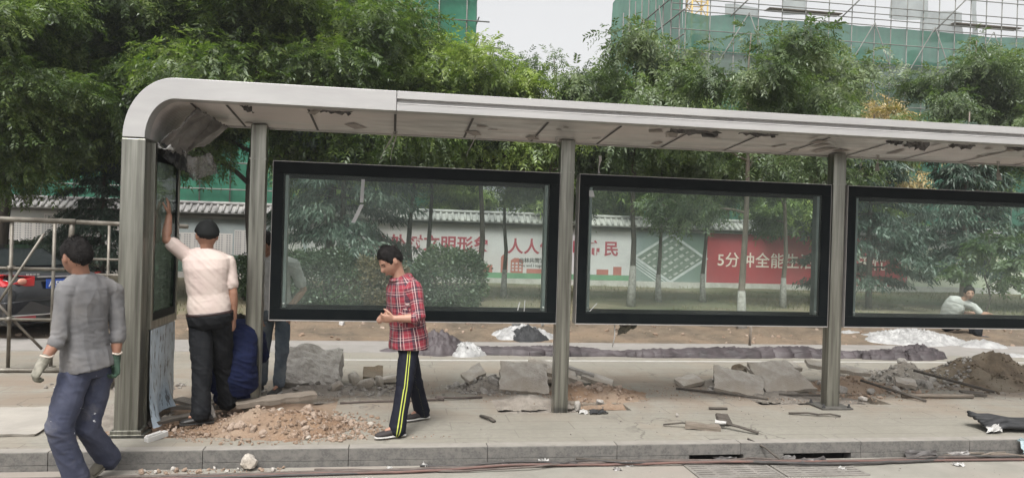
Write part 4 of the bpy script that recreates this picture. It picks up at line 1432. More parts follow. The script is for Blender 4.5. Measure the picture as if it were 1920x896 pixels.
# man behind the first case
person('person in a white tee shirt and faded jeans standing behind the first steel post',
       dict(head=(-1.42, 8.72, 1.70), neck=(-1.37, 8.82, 1.56), pelvis=(-1.30, 8.88, .93), ls=(-1.115, 8.88, 1.46), rs=(-1.475, 8.88, 1.45), le=(-1.005, 8.95, 1.17), re=(-1.505, 8.80, 1.15),
            lw=(-1.15, 8.80, .97), rw=(-1.55, 8.68, .95), lhip=(-1.215, 8.88, .86), rhip=(-1.39, 8.88, .86), lk=(-1.205, 8.80, .48), rk=(-1.42, 8.86, .48), la=(-1.235, 8.83, .11), ra=(-1.44, 8.92, .11),
            ltoe=(-1.30, 8.60, .012), rtoe=(-1.52, 8.68, .012)),
       face=(-.35, -.85, -.45), s=1.02, skin=M['skin'], spine=(-1.32, 8.88, 1.25),
       shirt=dict(mat=M['white_tee2'], sleeve='short', hem=-.03, flare=.0, fold=.006, seed=15), trousers=dict(mat=M['jeans'], fold=.008, seed=16, bag=.92, len=.93),
       shoes=dict(mat=M['shoe_black'], sole=M['sole_white']), hair=dict(front=.064, nape=-.072, side=-.010, thick=.015, rough=.005),
       hands=dict(l=dict(d=(-.7, -.3, -.4), palm=(-.3, .8, 0), thumb=(0, 0, 1), curl=.5), r=dict(d=(.1, -.2, -1), palm=(1, -.2, 0), thumb=(0, -1, 0), curl=.9)))

# crouching man in navy, back to the street
person('person in navy overalls crouching between the capped man and the first post',
       dict(head=(-1.60, 8.42, .80), neck=(-1.585, 8.28, .80), pelvis=(-1.555, 7.99, .34), ls=(-1.76, 8.22, .74), rs=(-1.37, 8.22, .745), le=(-1.80, 8.42, .50), re=(-1.34, 8.42, .50),
            lw=(-1.68, 8.60, .36), rw=(-1.46, 8.60, .36), lhip=(-1.655, 7.99, .31), rhip=(-1.455, 7.99, .31), lk=(-1.72, 8.36, .46), rk=(-1.42, 8.33, .46), la=(-1.68, 8.06, .12), ra=(-1.45, 8.04, .12),
            ltoe=(-1.70, 8.28, .03), rtoe=(-1.46, 8.26, .03)),
       face=(0, .75, -.65), s=1.04, skin=M['skin'], spine=(-1.55, 7.95, .64), torso=(1.16, 1.2),
       shirt=dict(mat=M['navy_suit'], sleeve='long', hem=-.06, flare=.008, fold=.008, seed=19), trousers=dict(mat=M['navy_suit'], fold=.009, seed=20, bag=1.05, len=.98),
       shoes=dict(mat=M['shoe_black']), hair=dict(front=.064, nape=-.072, side=-.010, thick=.014, rough=.005),
       hands=dict(l=dict(d=(.3, .8, -.5), palm=(0, -.2, -1), thumb=(1, 0, 0), curl=.6), r=dict(d=(-.3, .8, -.5), palm=(0, -.2, -1), thumb=(-1, 0, 0), curl=.6)))

# man resting on the ground behind the third case
person('person in a white tee shirt sitting on the dirt bank, arms on knees',
       dict(head=(11.93, 14.18, .965), neck=(11.86, 14.32, .80), pelvis=(11.80, 14.55, .26), ls=(11.74, 14.44, .70), rs=(12.03, 14.18, .69), le=(12.05, 14.42, .52), re=(12.14, 14.07, .54),
            lw=(12.32, 14.32, .53), rw=(12.32, 14.10, .55), lhip=(11.84, 14.62, .24), rhip=(11.90, 14.46, .24), lk=(12.22, 14.44, .50), rk=(12.22, 14.18, .50), la=(12.08, 14.22, .14), ra=(12.02, 14.02, .12),
            ltoe=(12.32, 14.16, .05), rtoe=(12.24, 13.92, .04)),
       face=(-.42, -.88, -.12), s=1.05, skin=M['skin_light'], spine=(11.76, 14.50, .55),
       shirt=dict(mat=M['white_tee2'], sleeve='short', hem=-.04, fold=.006, seed=23), trousers=dict(mat=M['black_trouser'], fold=.008, seed=24, len=.98),
       shoes=dict(mat=M['shoe_black']), hair=dict(front=.064, nape=-.072, side=-.010, thick=.016, rough=.005, top=.008),
       hands=dict(l=dict(d=(.9, -.3, -.2), palm=(0, 0, -1), thumb=(0, -1, 0), curl=.6), r=dict(d=(.9, .2, -.2), palm=(0, 0, -1), thumb=(0, 1, 0), curl=.6)), voxel=.008)
# ================================================================== TREES AND SHRUBS
def leaf_mat(name, c_dark, c_mid, c_light, trans=.35):
    m = bpy.data.materials.new(name)
    m.use_nodes = True
    t = m.node_tree
    t.nodes.clear()
    out = t.nodes.new('ShaderNodeOutputMaterial')
    geo = t.nodes.new('ShaderNodeNewGeometry')
    oi = t.nodes.new('ShaderNodeObjectInfo')
    v = coords(t)
    n = noise_n(t, v, .62, 3, .6)  # broad noise paints lit and shaded clumps into the leaf colour
    f = math_n(t, 'ADD', math_n(t, 'MULTIPLY', geo.outputs['Random Per Island'], .55), math_n(t, 'MULTIPLY', math_n(t, 'SUBTRACT', n, .5), 2.1))
    f = math_n(t, 'ADD', f, math_n(t, 'MULTIPLY', math_n(t, 'SUBTRACT', oi.outputs['Random'], .5), .25))
    col = ramp(t, f, [(0.0, c_dark), (.32, c_mid), (.75, c_light)])
    df = t.nodes.new('ShaderNodeBsdfDiffuse'); lk(t, col, df.inputs[0])
    tl = t.nodes.new('ShaderNodeBsdfTranslucent'); lk(t, mixc(t, 1.0, col, (1.0, 1.15, .55), 'MULTIPLY'), tl.inputs[0])
    gl = t.nodes.new('ShaderNodeBsdfGlossy'); gl.inputs['Roughness'].default_value = .45
    gl.inputs[0].default_value = (.8, .85, .8, 1)
    m1 = t.nodes.new('ShaderNodeMixShader'); m1.inputs[0].default_value = trans
    lk(t, df.outputs[0], m1.inputs[1]); lk(t, tl.outputs[0], m1.inputs[2])
    m2 = t.nodes.new('ShaderNodeMixShader'); m2.inputs[0].default_value = .05
    lk(t, m1.outputs[0], m2.inputs[1]); lk(t, gl.outputs[0], m2.inputs[2])
    lk(t, m2.outputs[0], out.inputs['Surface'])
    return m
L = {}
L['deep'] = leaf_mat('deep_green_leaves', (.056, .094, .022), (.112, .165, .040), (.20, .252, .066), .52)
L['mid'] = leaf_mat('mid_green_leaves', (.048, .088, .022), (.10, .162, .040), (.19, .255, .075), .5)
L['bright'] = leaf_mat('yellow_green_leaves', (0.085, 0.130, 0.029), (0.182, 0.254, 0.055), (0.338, 0.403, 0.111), .45)
L['grey'] = leaf_mat('soft_green_leaves', (.058, .092, .036), (.11, .158, .062), (.19, .235, .11), .48)
L['brown'] = leaf_mat('dry_ochre_leaves', (0.156, 0.111, 0.039), (0.286, 0.202, 0.078), (0.390, 0.305, 0.143))
L['cedar'] = leaf_mat('blue_green_needles', (0.023, 0.044, 0.031), (0.047, 0.078, 0.055), (0.104, 0.137, 0.101), .15)
L['hedge'] = leaf_mat('hedge_leaves', (.022, .044, .018), (.050, .080, .034), (.105, .140, .068), .3)
L['hedge_brown'] = leaf_mat('clipped_brown_hedge_leaves', (0.091, 0.072, 0.039), (0.169, 0.130, 0.072), (0.247, 0.195, 0.111))

def leaf_cloud(rng, centers, radii, n_spray, nl, length, lw, lsize, droop, outward, flat=.62):
    """sprays of paired leaflets spread through clumps; returns vertices and quads"""
    K = len(centers)
    which = rng.integers(0, K, n_spray)
    c = centers[which]; r = radii[which]
    d = rng.normal(0, 1, (n_spray, 3)); d /= np.linalg.norm(d, axis=1)[:, None]
    rad = rng.random(n_spray)**.45
    off = d*rad[:, None]*r[:, None]; off[:, 2] *= flat
    o = c+off
    # spray direction: away from clump centre and from the trunk, then drooping
    dirv = off/(r[:, None]+1e-6)*.8+rng.normal(0, .45, (n_spray, 3))+outward(o)*.5
    dirv[:, 2] -= droop
    dirv /= np.linalg.norm(dirv, axis=1)[:, None]
    upv = np.tile(np.array([0, 0, 1.0]), (n_spray, 1))+rng.normal(0, .35, (n_spray, 3))
    side = np.cross(dirv, upv); side /= np.linalg.norm(side, axis=1)[:, None]+1e-9
    nrm = np.cross(side, dirv)
    Ls = length*rng.uniform(.7, 1.25, n_spray)
    t = (np.arange(nl)//2*2+1.0)/nl
    sgn = np.where(np.arange(nl) % 2 == 0, 1.0, -1.0)
    bend = -.35*droop*(t**2)
    P = o[:, None, :]+dirv[:, None, :]*(Ls[:, None]*t[None, :])[:, :, None]
    P[:, :, 2] += (bend[None, :]*Ls[:, None])
    fan = .62+.25*rng.random((n_spray, nl))
    ld = side[:, None, :]*(sgn[None, :]*fan)[:, :, None]+dirv[:, None, :]*(1-fan*.55)[:, :, None]+nrm[:, None, :]*rng.normal(0, .28, (n_spray, nl))[:, :, None]
    ld[:, :, 2] -= .25*droop
    ld /= np.linalg.norm(ld, axis=2)[:, :, None]
    ln = np.cross(ld, np.broadcast_to(nrm[:, None, :], ld.shape)); ln /= np.linalg.norm(ln, axis=2)[:, :, None]+1e-9
    sz = lsize*rng.uniform(.75, 1.25, (n_spray, nl))*rng.uniform(.6, 1.45, n_spray)[:, None]
    a = P; b_ = P+ld*(sz*.45)[:, :, None]+ln*(sz*lw*.5)[:, :, None]
    e = P+ld*sz[:, :, None]-np.array([0, 0, 1.0])*(sz*.12)[:, :, None]; dd = P+ld*(sz*.45)[:, :, None]-ln*(sz*lw*.5)[:, :, None]
    v = np.stack([a, b_, e, dd], 2).reshape(-1, 3)
    q_ = np.arange(len(v)).reshape(-1, 4)
    return v, q_

def make_tree(seed, H, cr, cz0, n_limb=8, n_spray=2600, nl=10, length=.42, lsize=.15, lw=.42, droop=.5, trunk_r=.11, fork=None, leaf='deep',
              bark='bark', lime=0.0, clump=(.55, 1.0), lean=0.0, flat=.62, density_twigs=1.0, top_narrow=.75):
    """returns (wood mesh, lime mesh or None, crown mesh) in local coordinates"""
    rnd = random.Random(seed); rng = np.random.default_rng(seed)
    fork = fork or cz0*1.0
    wood = MB()
    path = []
    lx, ly = lean*rnd.uniform(-1, 1), lean*rnd.uniform(-1, 1)
    for k in range(9):
        t = k/8
        path.append(Vector((lx*t*t+.06*math.sin(k*1.3+seed), ly*t*t+.06*math.cos(k*1.7+seed), t*H*.90)))
    path[0].x = path[0].y = 0
    rads = [trunk_r*(1.25 if k == 0 else 1)*(1-.88*k/8) for k in range(9)]
    path.insert(0, Vector((0, 0, -.35))); rads.insert(0, trunk_r*1.35)
    wood.tube(path, rads, 9)
    def tp(z):
        t = max(0, min(1, z/(H*.9)))
        f = t*8; i = min(7, int(f))
        return path[i+1].lerp(path[i+2], f-i), trunk_r*(1-.88*t)
    cc, crd = [], []
    for i in range(n_limb):
        z = fork+(H*.80-fork)*(i/(n_limb-1))**.9*rnd.uniform(.9, 1.05)
        p, r0 = tp(z)
        az = i*2.4+rnd.uniform(-.5, .5)
        tt = (z-fork)/(H-fork)
        reach = cr*(1-top_narrow*tt**1.6)*rnd.uniform(.72, 1.12)
        rise = rnd.uniform(.35, .75)*(1.0-.2*tt)
        pts = [p]; rr_ = [r0*.62]
        d = Vector((math.cos(az), math.sin(az), rise))
        n_s = 5
        for k in range(1, n_s+1):
            d = d+Vector((rnd.uniform(-.25, .25), rnd.uniform(-.25, .25), rnd.uniform(-.22, .10)))
            p = p+d.normalized()*(reach/n_s*1.1)
            pts.append(p); rr_.append(r0*.62*(1-.86*k/n_s))
            if k >= 2:
                cc.append(tuple(p)); crd.append(rnd.uniform(*clump)*(.72 if k < n_s else 1))
                for b_ in range(int(2*density_twigs)):
                    dv = (d.normalized()+Vector((rnd.uniform(-1, 1), rnd.uniform(-1, 1), rnd.uniform(-.25, .8)))).normalized()
                    ln = rnd.uniform(.5, 1.1)*reach*.36
                    e1 = p+dv*ln*.5+Vector((0, 0, .05)); e2 = p+dv*ln+Vector((0, 0, -.05*droop))
                    wood.tube([p, e1, e2], [r0*.24, r0*.15, r0*.05], 5)
                    cc.append(tuple(e2)); crd.append(rnd.uniform(*clump)*.8)
        wood.tube(pts, rr_, 7)
    top, _ = tp(H*.9)
    cc.append(tuple(top)); crd.append(clump[0])
    cc = np.array(cc); crd = np.array(crd)
    ax = np.array([0, 0, (cz0+H)*.5])
    def outward(o):
        d = o-ax; d[:, 2] *= .4
        return d/(np.linalg.norm(d, axis=1)[:, None]+1e-6)
    v, q_ = leaf_cloud(rng, cc, crd, n_spray, nl, length, lw, lsize, droop, outward, flat)
    lm_ = None
    if lime:
        lb = MB()
        z0 = -.06
        p0, r0 = tp(0); p1, r1 = tp(lime*.5); p2, r2 = tp(lime)
        lb.tube([Vector((p0.x, p0.y, -.1)), p1, p2], [trunk_r*1.42, r1*1.08+.02, r2*1.06+.004], 10)
        lm_ = lb.mesh('lime_coat', M['lime'])
    return wood.mesh('trunk', M[bark]), lm_, np_mesh('crown', v, q_, L[leaf])

def make_cedar(seed, H, cr, cz0, trunk_r=.13, n=17000, bark='bark'):
    rnd = random.Random(seed); rng = np.random.default_rng(seed)
    wood = MB()
    wood.tube([(0, 0, -.3), (0, 0, 0), (.03, .02, H*.5), (0, 0, H)], [trunk_r*1.2, trunk_r, trunk_r*.6, .02], 9)
    segs = []
    z = cz0; k = 0
    while z < H*.97:
        tt = (z-cz0)/(H-cz0)
        for b_ in range(3):
            az = k*1.25+b_*2.09+rnd.uniform(-.4, .4)
            Lg = cr*(1-.85*tt)*rnd.uniform(.45, 1.25)+.15
            p = Vector((0, 0, z)); pts = [p]
            for i in range(1, 6):
                u = i/5
                pts.append(Vector((math.cos(az)*Lg*u, math.sin(az)*Lg*u, z+Lg*(.16*u-.34*u*u)+rnd.uniform(-.04, .04))))
            wood.tube(pts, [trunk_r*.28*(1-.8*i/5) for i in range(6)], 5)
            segs.append((pts, Lg))
            # side boughs
            for sgn in (-1, 1):
                for i in (2, 3, 4):
                    q0 = pts[i]; a2 = az+sgn*rnd.uniform(.6, 1.0); l2 = Lg*.34*rnd.uniform(.7, 1.2)
                    p2 = [q0, q0+Vector((math.cos(a2)*l2*.5, math.sin(a2)*l2*.5, -.02)), q0+Vector((math.cos(a2)*l2, math.sin(a2)*l2, -.16*l2-.05))]
                    segs.append((p2, l2))
        z += (H-cz0)/15*(1-.3*tt)*rnd.uniform(.6, 1.5); k += 1
    tot = sum(s[1] for s in segs)
    O, D = [], []
    for pts, Lg in segs:
        m_ = max(4, int(n*Lg/tot))
        P = np.array([tuple(p) for p in pts])
        u = rng.random(m_)**.8*(len(P)-1.001); i = u.astype(int); f = (u-i)[:, None]
        O.append(P[i]*(1-f)+P[i+1]*f); dd = P[i+1]-P[i]; D.append(dd/np.linalg.norm(dd, axis=1)[:, None])
    O = np.concatenate(O); D = np.concatenate(D); m_ = len(O)
    O = O+rng.normal(0, .07, O.shape)
    d = D*.6+rng.normal(0, .55, D.shape); d[:, 2] = -np.abs(d[:, 2])*1.1-.45
    d /= np.linalg.norm(d, axis=1)[:, None]
    s = np.cross(d, rng.normal(0, 1, d.shape)); s /= np.linalg.norm(s, axis=1)[:, None]
    ln = rng.uniform(.14, .34, m_)[:, None]; w = .026
    v = np.stack([O-s*w*.5, O+d*ln*.4-s*w, O+d*ln, O+d*ln*.4+s*w], 1).reshape(-1, 3)
    return wood.mesh('trunk', M[bark]), None, np_mesh('crown', v, np.arange(len(v)).reshape(-1, 4), L['cedar'])

def make_hedge(seed, rx, ry, rz, n, leaf):
    rng = np.random.default_rng(seed)
    d = rng.normal(0, 1, (n, 3)); d /= np.linalg.norm(d, axis=1)[:, None]
    bump = np.array([1+.20*noise.noise(Vector(tuple(x*2.0))+Vector((seed, 0, 0)))+.10*noise.noise(Vector(tuple(x*6))) for x in d])
    rr_ = (1-.30*rng.random(n)**1.5+.10*rng.random(n)**8)*bump
    sq = np.sign(d)*np.abs(d)**.72
    o = sq*rr_[:, None]*np.array([rx, ry, rz])
    keep = o[:, 2] > -rz*.95
    o = o[keep]; d = d[keep]; m_ = len(o)
    ld = d*.5+rng.normal(0, .6, (m_, 3)); ld /= np.linalg.norm(ld, axis=1)[:, None]
    s = np.cross(ld, rng.normal(0, 1, (m_, 3))); s /= np.linalg.norm(s, axis=1)[:, None]
    sz = rng.uniform(.05, .10, m_)[:, None]
    v = np.stack([o, o+ld*sz*.5+s*sz*.28, o+ld*sz, o+ld*sz*.5-s*sz*.28], 1)
    v[:, :, 2] += rz*.95
    w = MB()
    rnd = random.Random(seed)
    for k in range(7):
        a = rnd.uniform(0, 6.28)
        w.tube([(0.05*math.cos(a), .05*math.sin(a), -.05), (rx*.35*math.cos(a), ry*.35*math.sin(a), rz*.8), (rx*.7*math.cos(a), ry*.7*math.sin(a), rz*1.4)], [.03, .02, .008], 5)
    return w.mesh('stems', M['bark']), None, np_mesh('crown', v.reshape(-1, 3), np.arange(m_*4).reshape(-1, 4), L[leaf])

def plant(kind, protos, loc, rz, sc, label, cat, group=None):
    w, lm_, cr = protos
    t = empty(kind, loc, rz)
    t.scale = (sc,)*3 if not hasattr(sc, '__len__') else sc
    tag(t, label, cat, group)
    link_mesh('stems' if kind == 'shrub' else 'trunk', w, t); link_mesh('crown', cr, t)
    if lm_ is not None:
        link_mesh('lime_wash', lm_, t)
    return t

# big, dense roadside trees on the left
T_deep1 = make_tree(11, 9.8, 3.1, 3.0, 14, 10500, 12, .46, .115, .36, .42, .16, 3.0, 'deep', clump=(.8, 1.35))
T_deep2 = make_tree(12, 9.4, 2.9, 3.0, 14, 10000, 12, .44, .11, .38, .5, .15, 3.0, 'deep', clump=(.75, 1.3))
T_mid1 = make_tree(21, 8.6, 2.3, 3.9, 11, 5200, 10, .42, .125, .36, .5, .11, 3.9, 'bright', clump=(.6, 1.1), lime=1.1)
T_mid2 = make_tree(22, 8.2, 2.3, 3.8, 10, 4600, 10, .40, .125, .40, .5, .10, 3.8, 'mid', clump=(.6, 1.05), lime=1.1)
T_grey1 = make_tree(31, 9.4, 2.6, 3.4, 10, 3600, 12, .44, .115, .36, .6, .11, 3.4, 'grey', clump=(.5, .95), lime=1.2, bark='bark_pale')
T_grey2 = make_tree(32, 8.6, 2.5, 3.3, 10, 3300, 12, .45, .12, .36, .7, .10, 3.3, 'grey', clump=(.5, .9), lime=1.2)
T_bright1 = make_tree(41, 9.0, 2.6, 2.2, 13, 7500, 12, .50, .14, .24, .75, .10, 2.0, 'bright', clump=(.7, 1.2))
T_bright2 = make_tree(42, 7.2, 2.3, 1.8, 12, 4600, 10, .48, .16, .28, .7, .09, 1.6, 'bright', clump=(.6, 1.1))
T_brown = make_tree(51, 6.9, 1.7, 2.2, 9, 2300, 10, .45, .16, .28, .7, .08, 2.0, 'brown', clump=(.6, 1.0))
CED1 = make_cedar(61, 7.5, 2.6, 1.2)
CED2 = make_cedar(62, 6.8, 2.4, 1.5, .15, 16000, 'bark_pale')

G1 = 'dense roadside trees over the left half'
spots = [
 # kind, protos, x, y, rot, scale, label, group
 ('broadleaf_tree', T_deep1, -9.6, 20.5, .3, 1.0, 'tall dark green tree at the far left behind the parked car', G1),
 ('broadleaf_tree', T_deep2, -6.6, 22.0, 1.9, 1.05, 'dark tree with a black trunk rising behind the scaffold rails', G1),
 ('broadleaf_tree', T_deep1, -3.75, 21.0, 4.0, 1.02, 'dark tree whose slim trunk stands between the rounded shelter end and the first post', G1),
 ('broadleaf_tree', T_deep2, -1.7, 21.2, 2.7, 1.0, 'dark bushy tree over the roof just right of the rounded corner', G1),
 ('broadleaf_tree', T_deep1, -12.6, 24.0, 5.0, 1.05, 'dark tree cut by the left picture edge', G1),
 ('broadleaf_tree', T_deep2, -8.6, 17.0, .8, .78, 'low spreading tree with light leaf tips just left of the rounded shelter end', G1),
 ('broadleaf_tree', T_mid1, .50, 22.4, .4, .87, 'left one of the twin slim trunks behind the plaid man', 'slim trees behind the first glass case'),
 ('broadleaf_tree', T_mid2, 1.04, 22.2, 2.0, .85, 'right one of the twin slim trunks behind the plaid man', 'slim trees behind the first glass case'),
 ('broadleaf_tree', T_mid1, 2.42, 21.3, 3.2, .90, 'slim tree with a lime washed foot right of the clipped hedge', 'slim trees behind the first glass case'),
 ('broadleaf_tree', T_mid2, 3.40, 23.2, 4.4, .78, 'slim tree in front of the brick red skyline on the slogan banner', 'slim trees behind the first glass case'),
 ('broadleaf_tree', T_grey1, 4.62, 22.2, .6, .86, 'thin crowned tree showing as a dark lace against the bright sky', 'thin leafed trees over the right half'),
 ('broadleaf_tree', T_grey2, 6.76, 20.9, 1.4, .96, 'thin leafed tree with a lime washed foot between the second case and the second post', 'thin leafed trees over the right half'),
 ('broadleaf_tree', T_mid2, 8.2, 22.6, 5.3, .76, 'dark slim tree in front of the tilted estate poster', 'thin leafed trees over the right half'),
 ('broadleaf_tree', T_grey2, 9.75, 22.8, 2.9, .74, 'tree with a lime washed foot at the left edge of the red banner', 'thin leafed trees over the right half'),
 ('broadleaf_tree', T_grey1, 7.25, 14.9, 2.2, .74, 'pale trunked tree nearest the tarpaulin roll behind the second glass case', 'thin leafed trees over the right half'),
 ('broadleaf_tree', T_grey2, 13.9, 23.0, .9, 1.04, 'open branched tree standing against the green netting right of centre', 'thin leafed trees over the right half'),
 ('broadleaf_tree', T_grey1, 20.6, 24.6, 3.9, 1.12, 'open branched tree second from the right edge above the shelter roof', 'thin leafed trees over the right half'),
 ('broadleaf_tree', T_grey2, 22.4, 23.2, 5.5, 1.16, 'open branched tree at the right picture edge above the shelter roof', 'thin leafed trees over the right half'),
 ('broadleaf_tree', T_grey1, 11.6, 21.2, 1.1, .74, 'leafy tree rising above the middle of the second glass case', 'thin leafed trees over the right half'),
 ('broadleaf_tree', T_bright1, .4, 33.5, .2, 1.16, 'yellow green feathery tree against the left net wrapped building', 'feathery trees behind the boundary wall'),
 ('broadleaf_tree', T_bright1, -.6, 33.5, 2.6, 1.35, 'yellow green feathery tree topping the dark trees near the upper left', 'feathery trees'),
 ('broadleaf_tree', T_bright2, 2.9, 32.6, 1.6, .66, 'small feathery tree just left of the gap of sky', 'feathery trees behind the boundary wall'),
 ('broadleaf_tree', T_bright1, 11.8, 34.0, 3.0, 1.22, 'yellow green feathery tree below the corner of the right building', 'feathery trees behind the boundary wall'),
 ('broadleaf_tree', T_bright2, 8.6, 33.0, 4.5, 1.36, 'yellow green feathery tree behind the thin crowned tree and the sky gap', 'feathery trees behind the boundary wall'),
 ('broadleaf_tree', T_bright2, 20.6, 33.0, .7, 1.26, 'low yellow green feathery tree below the dry ochre one', 'feathery trees behind the boundary wall'),
 ('broadleaf_tree', T_bright2, 17.2, 32.8, 5.1, 1.28, 'yellow green feathery tree half hidden by the open branched one', 'feathery trees behind the boundary wall'),
 ('broadleaf_tree', T_brown, 24.5, 36.5, .1, 1.55, 'dry ochre tree under the green netting on the right', 'feathery trees behind the boundary wall'),
 ('cedar_tree', CED1, -1.35, 20.3, .5, .82, 'dark cedar with drooping boughs behind the left of the first glass case', 'cedars on the lawn'),
 ('cedar_tree', CED1, -7.3, 20.6, 2.5, .62, 'dark cedar with drooping boughs between the scaffold and the rounded shelter end', 'cedars on the lawn'),
 ('cedar_tree', CED1, 14.6, 21.5, 2.2, .80, 'dark cedar with boughs hanging over the red banner', 'cedars on the lawn'),
 ('cedar_tree', CED2, 17.9, 21.5, .9, .92, 'pale trunked cedar behind the sitting man', 'cedars on the lawn'),
 ('cedar_tree', CED2, 20.8, 21.0, 2.8, .72, 'dark cedar at the right edge of the third glass case', 'cedars on the lawn'),
]
for kind, pr, x, y, rz, sc, lab_, grp in spots:
    plant(kind, pr, (x, y, -.02), rz, sc, lab_, 'tree', grp)

H1 = make_hedge(71, 1.15, .95, .72, 15000, 'hedge')
H2 = make_hedge(72, .82, .80, .78, 13000, 'hedge')
H3 = make_hedge(73, .60, .55, .66, 8000, 'hedge_brown')
plant('shrub', H1, (-1.55, 18.6, 0), .2, (1.1, 1, 1), 'broad clipped shrub behind the left half of the first glass case', 'shrub', 'clipped shrubs behind the first glass case')
plant('shrub', H2, (1.35, 18.3, 0), 1.0, 1.0, 'round clipped shrub behind the right shoulder of the plaid man', 'shrub', 'clipped shrubs behind the first glass case')
plant('shrub', H3, (-.30, 18.2, 0), .7, 1.0, 'brownish clipped shrub behind the head of the plaid man', 'shrub', 'clipped shrubs behind the first glass case')
plant('shrub', H2, (-3.1, 20.4, 0), 2.0, (1.3, 1, .85), 'clipped shrub behind the man in white at the first post', 'shrub', 'clipped shrubs behind the first glass case')
plant('shrub', H1, (-10.4, 24.0, 0), 1.2, (1.6, 1, .95), 'low dark shrub behind the roofline of the parked car', 'shrub', 'shrubs at the far left')
plant('shrub', H2, (21.9, 22.0, 0), .4, (.9, .9, 1.0), 'leafy shrub near the right edge of the third glass case', 'shrub')
# slim young sapling
T_sap = make_tree(81, 2.6, .8, .9, 6, 320, 8, .28, .12, .45, .5, .03, .9, 'grey', clump=(.25, .4))
plant('sapling', T_sap, (15.6, 17.9, 0), .4, 1.0, 'thin young sapling on the lawn right of the sitting man', 'sapling', None)
# ================================================================== BUILDINGS UNDER CONSTRUCTION
def net_mat(name, col, alpha):
    m = bpy.data.materials.new(name); m.use_nodes = True
    t = m.node_tree; t.nodes.clear()
    out = t.nodes.new('ShaderNodeOutputMaterial')
    v = coords(t)
    c = ramp(t, noise_n(t, v, .5, 5, .65), [(.3, tuple(x*.72 for x in col)), (.7, tuple(min(1, x*1.25) for x in col))])
    # shading of hanging folds put into the colour, with dusty streaks
    st_ = noise_n(t, coords(t, (1.6, 1.6, .16)), 1.5, 4, .6)
    c = mixc(t, ramp(t, st_, [(.5, 0), (.75, .45)]), c, tuple(x*.6+.08 for x in col))
    df = t.nodes.new('ShaderNodeBsdfDiffuse'); lk(t, c, df.inputs[0])
    tl = t.nodes.new('ShaderNodeBsdfTranslucent'); lk(t, c, tl.inputs[0])
    tr = t.nodes.new('ShaderNodeBsdfTransparent')
    m1 = t.nodes.new('ShaderNodeMixShader'); m1.inputs[0].default_value = .45
    lk(t, df.outputs[0], m1.inputs[1]); lk(t, tl.outputs[0], m1.inputs[2])
    m2 = t.nodes.new('ShaderNodeMixShader'); m2.inputs[0].default_value = alpha
    lk(t, tr.outputs[0], m2.inputs[1]); lk(t, m1.outputs[0], m2.inputs[2])
    lk(t, m2.outputs[0], out.inputs['Surface'])
    return m
NET = net_mat('green_safety_net', (.075, .20, .145), .88)
NETL = net_mat('bright_green_net', (.06, .24, .155), .86)
NET2 = net_mat('brownish_net', (.12, .185, .14), .9)
NET3 = net_mat('grey_dust_sheet', (.34, .38, .365), .7)
SLAB = pmat('raw_concrete', (.34, .33, .31), (.26, .25, .235), .8, .95)
POLE = pmat('rusty_tube', (.20, .205, .185), (.12, .12, .108), .8, .7)

def net_sheet(parent, x0, x1, z0, z1, y, mat, seed, along='x', name='safety_net', sag=.10):
    nx, nz = max(4, int(abs(x1-x0)/.8)), max(4, int(abs(z1-z0)/.6))
    vs = []
    for j in range(nz+1):
        for i in range(nx+1):
            a = x0+(x1-x0)*i/nx; z = z0+(z1-z0)*j/nz
            d = sag*noise.noise(Vector((a*.6, z*.35, seed)))
            if j == nz: z += .22*noise.noise(Vector((a*.45, seed, 2)))
            vs.append((a, y+d, z) if along == 'x' else (y+d, a, z))
    fs = [(j*(nx+1)+i, j*(nx+1)+i+1, (j+1)*(nx+1)+i+1, (j+1)*(nx+1)+i) for j in range(nz) for i in range(nx)]
    return MB().add(vs, fs, True).build(name, mat, parent)

# left tower
lb_ = wthing('tower_under_construction', (-10, 52, -.1), 'concrete tower wrapped in green netting and scaffold tubes left of the sky gap', 'building')
MB().box((-26, 49.2, -.1), (3.9, 62, 24)).build('concrete_frame', SLAB, lb_)
op = MB()
for f in range(7):
    for k in range(7):
        x = -24.5+4*k; z = 1.2+3.2*f
        op.box((x, 49.15, z), (x+2.2, 49.199, z+1.7))
op.build('dark_window_plates', pmat('opening_shade', (.045, .05, .048), None, 3, .9), lb_)  # dark plates on the wall, painted for the unlit rooms
net_sheet(lb_, -26, 4.75, 0, 24, 48.0, NETL, 1)
net_sheet(lb_, 48.0, 62, 0, 24, 4.75, NETL, 2, 'y')
x = -25.6
while x < 5:
    MB().tube([(x, 47.8, 0), (x, 47.8, 25)], .045, 6).build('scaffold_pole', POLE, lb_); x += 1.75
for k in range(14):
    MB().tube([(-26, 47.72, 1.6*k+1), (5.6+.4*(k % 3), 47.72, 1.6*k+1)], .045, 6).build('scaffold_pole', POLE, lb_)
for k in range(6):
    MB().tube([(-24+4*k, 47.66, 6), (-18+4*k, 47.66, 18)], .04, 6).build('scaffold_brace', POLE, lb_)
for k in range(9):
    MB().tube([(4.9, 47.5, 1.6*k+9.2), (4.9, 61, 1.6*k+9.2)], .04, 6).build('scaffold_pole', POLE, lb_)
MB().box((3.3, 47.4, 18.0), (6.0, 47.9, 18.06)).build('walkway_board', M['wood'], lb_)

